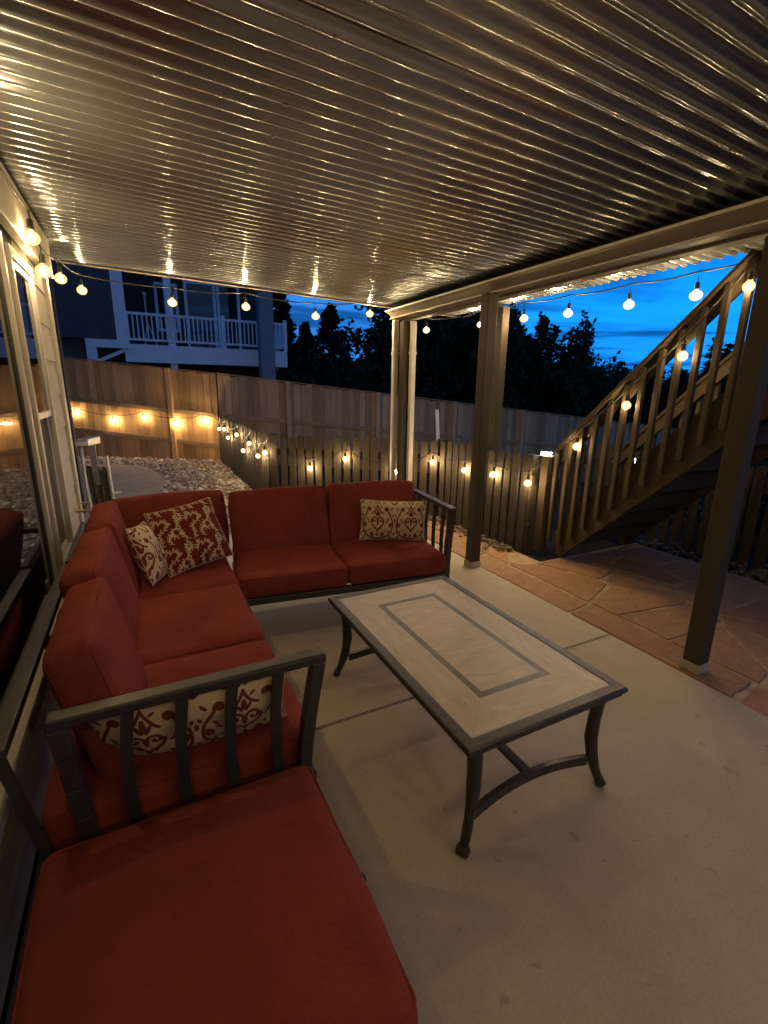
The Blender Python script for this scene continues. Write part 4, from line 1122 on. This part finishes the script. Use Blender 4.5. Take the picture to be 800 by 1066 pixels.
# ------------------------------------------------------------------ trees
def leaves_mesh(name, P, size, up=.3):
    """one pointed leaf quad per point"""
    n = len(P); d = RNG.normal(size=(n, 3)); d[:, 2] += up; d /= np.linalg.norm(d, axis=1)[:, None]
    s = np.cross(d, RNG.normal(size=(n, 3))); s /= np.linalg.norm(s, axis=1)[:, None]
    L = size * RNG.uniform(.6, 1.4, (n, 1)); W_ = L * .32
    V = np.stack([P, P + d * L * .5 + s * W_, P + d * L, P + d * L * .5 - s * W_], 1).reshape(-1, 3)
    return np_mesh(name, V, np.arange(4 * n).reshape(n, 4))
def tree(name, label, az, dist, elev, kind, spread, n, leaf, group='trees beyond the fences', cat='tree', seed=1):
    rs = np.random.default_rng(seed); x, y = dist * math.sin(R(az)), dist * math.cos(R(az)); z0 = float(gz(np.float64(x), np.float64(y)))
    h = 1.5 + dist * math.tan(R(elev)) - z0; t = thing(name, label, cat, (x, y, z0), 0, group)
    bm = bmesh.new(); P = []
    if kind == 'conifer':
        tube(bm, [(0, 0, 0), (.03, 0, h * .5), (0, 0, h * .97)], [.16, .09, .015], 8)
        nb = int(h * 16)
        for i in range(nb):
            u = (i + rs.uniform(0, 1)) / nb; z = h * (.06 + .93 * u); L = spread * (1 - u) ** .85 * rs.uniform(.65, 1.15) + .06; a = rs.uniform(0, 6.28)
            k = max(4, int(n / nb)); s = rs.uniform(0, 1, k) ** .6; dz = -.18 * L * s + .30 * L * s ** 3
            w = rs.normal(0, .10 * L + .03, (k, 3)) * (1 - .5 * s[:, None]); w[:, 2] *= .6
            P.append(np.stack([np.cos(a) * L * s, np.sin(a) * L * s, z + dz], 1) + w)
            if i % 3 == 0: tube(bm, [(0, 0, z), (math.cos(a) * L * .8, math.sin(a) * L * .8, z - .1 * L)], [.025, .008], 5)
    else:
        tube(bm, [(0, 0, 0), (.08, .03, h * .35), (.02, .0, h * .55)], [.20, .13, .08], 8)
        ns = 26 if kind == 'broad' else 13; cs = .20 if kind == 'broad' else .115; sk = .62 if kind == 'broad' else .48
        for i in range(ns):
            a = rs.uniform(0, 6.28); q = rs.uniform(.15, 1) ** .6 * spread; top = h * (1 - .50 * (q / spread) ** 2 * rs.uniform(.5, 1.1)) if i else h
            if i == 0: q = .1
            b = np.array([q * math.cos(a), q * math.sin(a), top]); m = np.array([b[0] * .55, b[1] * .55, h * .55]); s0 = np.array([.03, .0, h * rs.uniform(.25, .5)])
            tube(bm, [s0, m, b], [.06, .035, .008], 5)
            k = int(n / ns); u = rs.uniform(.0, 1, k) ** .8
            c = (1 - u)[:, None] ** 2 * s0 + 2 * ((1 - u) * u)[:, None] * m + (u ** 2)[:, None] * b
            # twig clumps along each shoot, wider low down
            cl = rs.normal(0, 1, (int(k / 14) + 1, 3)); cl *= (spread * cs) * np.array([1, 1, 1.1]); ci = rs.integers(0, len(cl), k)
            tap = (.28 + .95 * (1 - u))[:, None]
            P.append(c + cl[ci] * tap + rs.normal(0, .10, (k, 3)) * tap)
        # low skirt fill
        k = int(n * .35); a = rs.uniform(0, 6.28, k); q = spread * np.sqrt(rs.uniform(0, 1, k)); P.append(np.stack([q * np.cos(a), q * np.sin(a), rs.uniform(.03, sk, k) * h * (1 - .3 * q / spread)], 1))
    obj('trunk', bm, M['bark'], t, smooth='all')
    me = leaves_mesh('crown', np.concatenate(P), leaf, .2 if kind != 'conifer' else 0.); me.materials.append(M['needle'] if kind == 'conifer' else M['leaf'])
    obj('crown', me, None, t)
tree('conifer_tree', 'dark conifer just right of the neighbour pillar', 15.2, 25, 10.8, 'conifer', 2.0, 7000, .22, seed=1)
tree('conifer_tree', 'pointed dark conifer left of the tree behind the corner downspouts', 20.9, 26, 8.9, 'conifer', 2.5, 8000, .22, seed=2)
tree('conifer_tree', 'short dark conifer low between the two taller conifers', 18.0, 29, 7.0, 'conifer', 2.2, 6000, .24, seed=12)
tree('broadleaf_tree', 'large dark round tree behind the corner downspouts', 29.5, 22, 12.5, 'broad', 3.3, 16000, .24, seed=3)
tree('broadleaf_tree', 'tall dark tree between the corner downspouts and the middle post', 35.5, 24, 10.5, 'broad', 3.2, 14000, .24, seed=4)
tree('broadleaf_tree', 'leafy tree whose shoots rise just right of the middle post', 40.8, 21, 9.0, 'shoots', 1.8, 9000, .20, seed=5)
tree('broadleaf_tree', 'leafy tree under the second bulb of the outer string', 44.6, 22, 7.9, 'shoots', 1.9, 9000, .20, seed=6)
tree('young_tree', 'slender airy tree standing alone against the bright sky', 48.6, 20, 8.1, 'shoots', .95, 2600, .17, seed=7)
tree('broad_bush', 'low dark bush right of the slender airy tree', 52.0, 22, 3.2, 'broad', 2.3, 7000, .2, cat='bush', seed=8)
tree('broad_bush', 'low dark bush seen through the stair balusters', 57.5, 24, 2.2, 'broad', 2.6, 7000, .2, cat='bush', seed=9)
tree('broadleaf_tree', 'dark tree top seen between the upper stair balusters', 60.5, 22, 5.0, 'shoots', 1.5, 6000, .2, seed=10)
tree('broad_bush', 'broad dark bush under the slender airy tree', 46.5, 24, 4.6, 'broad', 3.0, 9000, .22, cat='bush', seed=11)
tree('broad_bush', 'dark bush low behind the right end of the stair', 66, 24, 2.6, 'broad', 3.0, 8000, .22, cat='bush', seed=13)
tree('broad_bush', 'dark bush filling the gap between the conifers and the fence', 22.0, 22, 3.6, 'broad', 3.2, 8000, .22, cat='bush', seed=14)

tree('filler_shrub', 'added dark filler shrub behind the dim picket fence, nearer the stair foot', 66.5, 6.9, -2.2, 'broad', .95, 6000, .07, group='added shrubs behind the stair', cat='shrub', seed=21)  # shrub added to darken the blue gaps between the pickets
tree('filler_shrub', 'added dark filler shrub behind the dim picket fence, nearer the right post', 80, 6.3, -2.0, 'broad', 1.0, 6000, .07, group='added shrubs behind the stair', cat='shrub', seed=22)  # second added shrub, keeps the picket gaps dark nearer the post

# ------------------------------------------------------------------ sky, camera, render
def world():
    w = bpy.data.worlds.new('World'); sc.world = w; w.use_nodes = True; n = w.node_tree.nodes; L = w.node_tree.links
    bg = n['Background']
    def new(t): return n.new(t)
    tc = new('ShaderNodeTexCoord'); sep = new('ShaderNodeSeparateXYZ'); L.new(tc.outputs['Generated'], sep.inputs[0])
    def m(op, a, b=0.):
        x = new('ShaderNodeMath'); x.operation = op
        for v, i in ((a, 0), (b, 1)):
            if hasattr(v, 'node'): L.new(v, x.inputs[i])
            else: x.inputs[i].default_value = v
        return x.outputs[0]
    def ramp(f, st):
        x = new('ShaderNodeValToRGB'); el = x.color_ramp.elements
        while len(el) < len(st): el.new(.5)
        for e, (p, c) in zip(el, st): e.position = p; e.color = (*c, 1)
        L.new(f, x.inputs[0]); return x.outputs[0]
    def mix(f, a, b, mode='MIX'):
        x = new('ShaderNodeMix'); x.data_type = 'RGBA'; x.blend_type = mode
        for v, i in ((f, 0), (a, 6), (b, 7)):
            if hasattr(v, 'node'): L.new(v, x.inputs[i])
            elif i == 0: x.inputs[0].default_value = v
            else: x.inputs[i].default_value = (*v, 1)
        return x.outputs[2]
    # dusk gradient: brightest low in the west (to the right), deep blue overhead and away from it
    west = new('ShaderNodeVectorMath'); west.operation = 'DOT_PRODUCT'; L.new(tc.outputs['Generated'], west.inputs[0]); west.inputs[1].default_value = (math.sin(R(72)), math.cos(R(72)), 0)
    wf = m('MULTIPLY', m('ADD', west.outputs['Value'], 1.0), .5)
    el = ramp(sep.outputs[2], [(0, (.0, .11, .45)), (.06, (.001, .20, .72)), (.14, (.001, .245, .86)), (.26, (.001, .20, .80)), (.5, (.002, .10, .44)), (1, (.002, .05, .22))])
    east = ramp(sep.outputs[2], [(0, (.045, .072, .15)), (.12, (.040, .075, .18)), (.4, (.030, .055, .14)), (1, (.018, .038, .105))])
    base = mix(ramp(wf, [(.62, (0, 0, 0)), (.96, (1, 1, 1))]), east, el)
    # a little physical twilight
    sky = new('ShaderNodeTexSky'); sky.sky_type = 'NISHITA'; sky.sun_disc = False; sky.sun_elevation = R(-3); sky.sun_rotation = R(72)
    base = mix(.012, base, sky.outputs[0], 'ADD')
    # streaky clouds on a plane overhead
    dv = m('MAXIMUM', sep.outputs[2], .03); px = m('DIVIDE', sep.outputs[0], dv); py = m('DIVIDE', sep.outputs[1], dv)
    cb = new('ShaderNodeCombineXYZ'); L.new(m('MULTIPLY', px, .30), cb.inputs[0]); L.new(m('MULTIPLY', py, .30), cb.inputs[1])
    cb2 = new('ShaderNodeMapping'); cb2.inputs['Rotation'].default_value = (0, 0, R(35)); cb2.inputs['Scale'].default_value = (.8, 1.25, 1); L.new(cb.outputs[0], cb2.inputs[0])
    ns = new('ShaderNodeTexNoise'); ns.inputs['Scale'].default_value = 1.0; ns.inputs['Detail'].default_value = 7; ns.inputs['Roughness'].default_value = .55; ns.inputs['Distortion'].default_value = .4; L.new(cb2.outputs[0], ns.inputs['Vector'])
    cm = ramp(ns.outputs[0], [(.49, (0, 0, 0)), (.58, (.9, .9, .9))])
    bright = ramp(ns.outputs[0], [(.34, (.7, .7, .7)), (.46, (0, 0, 0))])
    base = mix(cm, base, (.002, .055, .22))
    base = mix(bright, base, (.004, .33, .95))
    L.new(base, bg.inputs[0]); bg.inputs[1].default_value = 1.0
world()
cam = bpy.data.cameras.new('camera'); co = bpy.data.objects.new('camera', cam); C.objects.link(co); sc.camera = co
rr = Vector((0.8903600228149238, -0.4550087242869535, 0.015036309246873455)); dd = Vector((-0.10178085849078891, -0.2311394622056355, -0.9675821442421145)); ff = Vector((0.44373380152731934, 0.859966051559042, -0.2521085154215636))
co.matrix_world = Matrix(((rr.x, -dd.x, -ff.x, 0), (rr.y, -dd.y, -ff.y, 0), (rr.z, -dd.z, -ff.z, 1.5), (0, 0, 0, 1)))
cam.sensor_fit = 'HORIZONTAL'; cam.sensor_width = 36; cam.lens = 490.14 / 800 * 36; cam.clip_start = .05; cam.clip_end = 2000
sc.render.engine = 'CYCLES'
sc.cycles.use_denoising = True
try: sc.cycles.denoiser = 'OPENIMAGEDENOISE'
except Exception: pass
sc.cycles.max_bounces = 6; sc.cycles.diffuse_bounces = 4; sc.cycles.glossy_bounces = 4; sc.cycles.transmission_bounces = 4
sc.cycles.sample_clamp_indirect = 6; sc.cycles.caustics_reflective = False; sc.cycles.use_light_tree = True
vs = sc.view_settings; vs.view_transform = 'Standard'; vs.look = 'None'; vs.exposure = 0.66; vs.gamma = 1; vs.use_curve_mapping = False
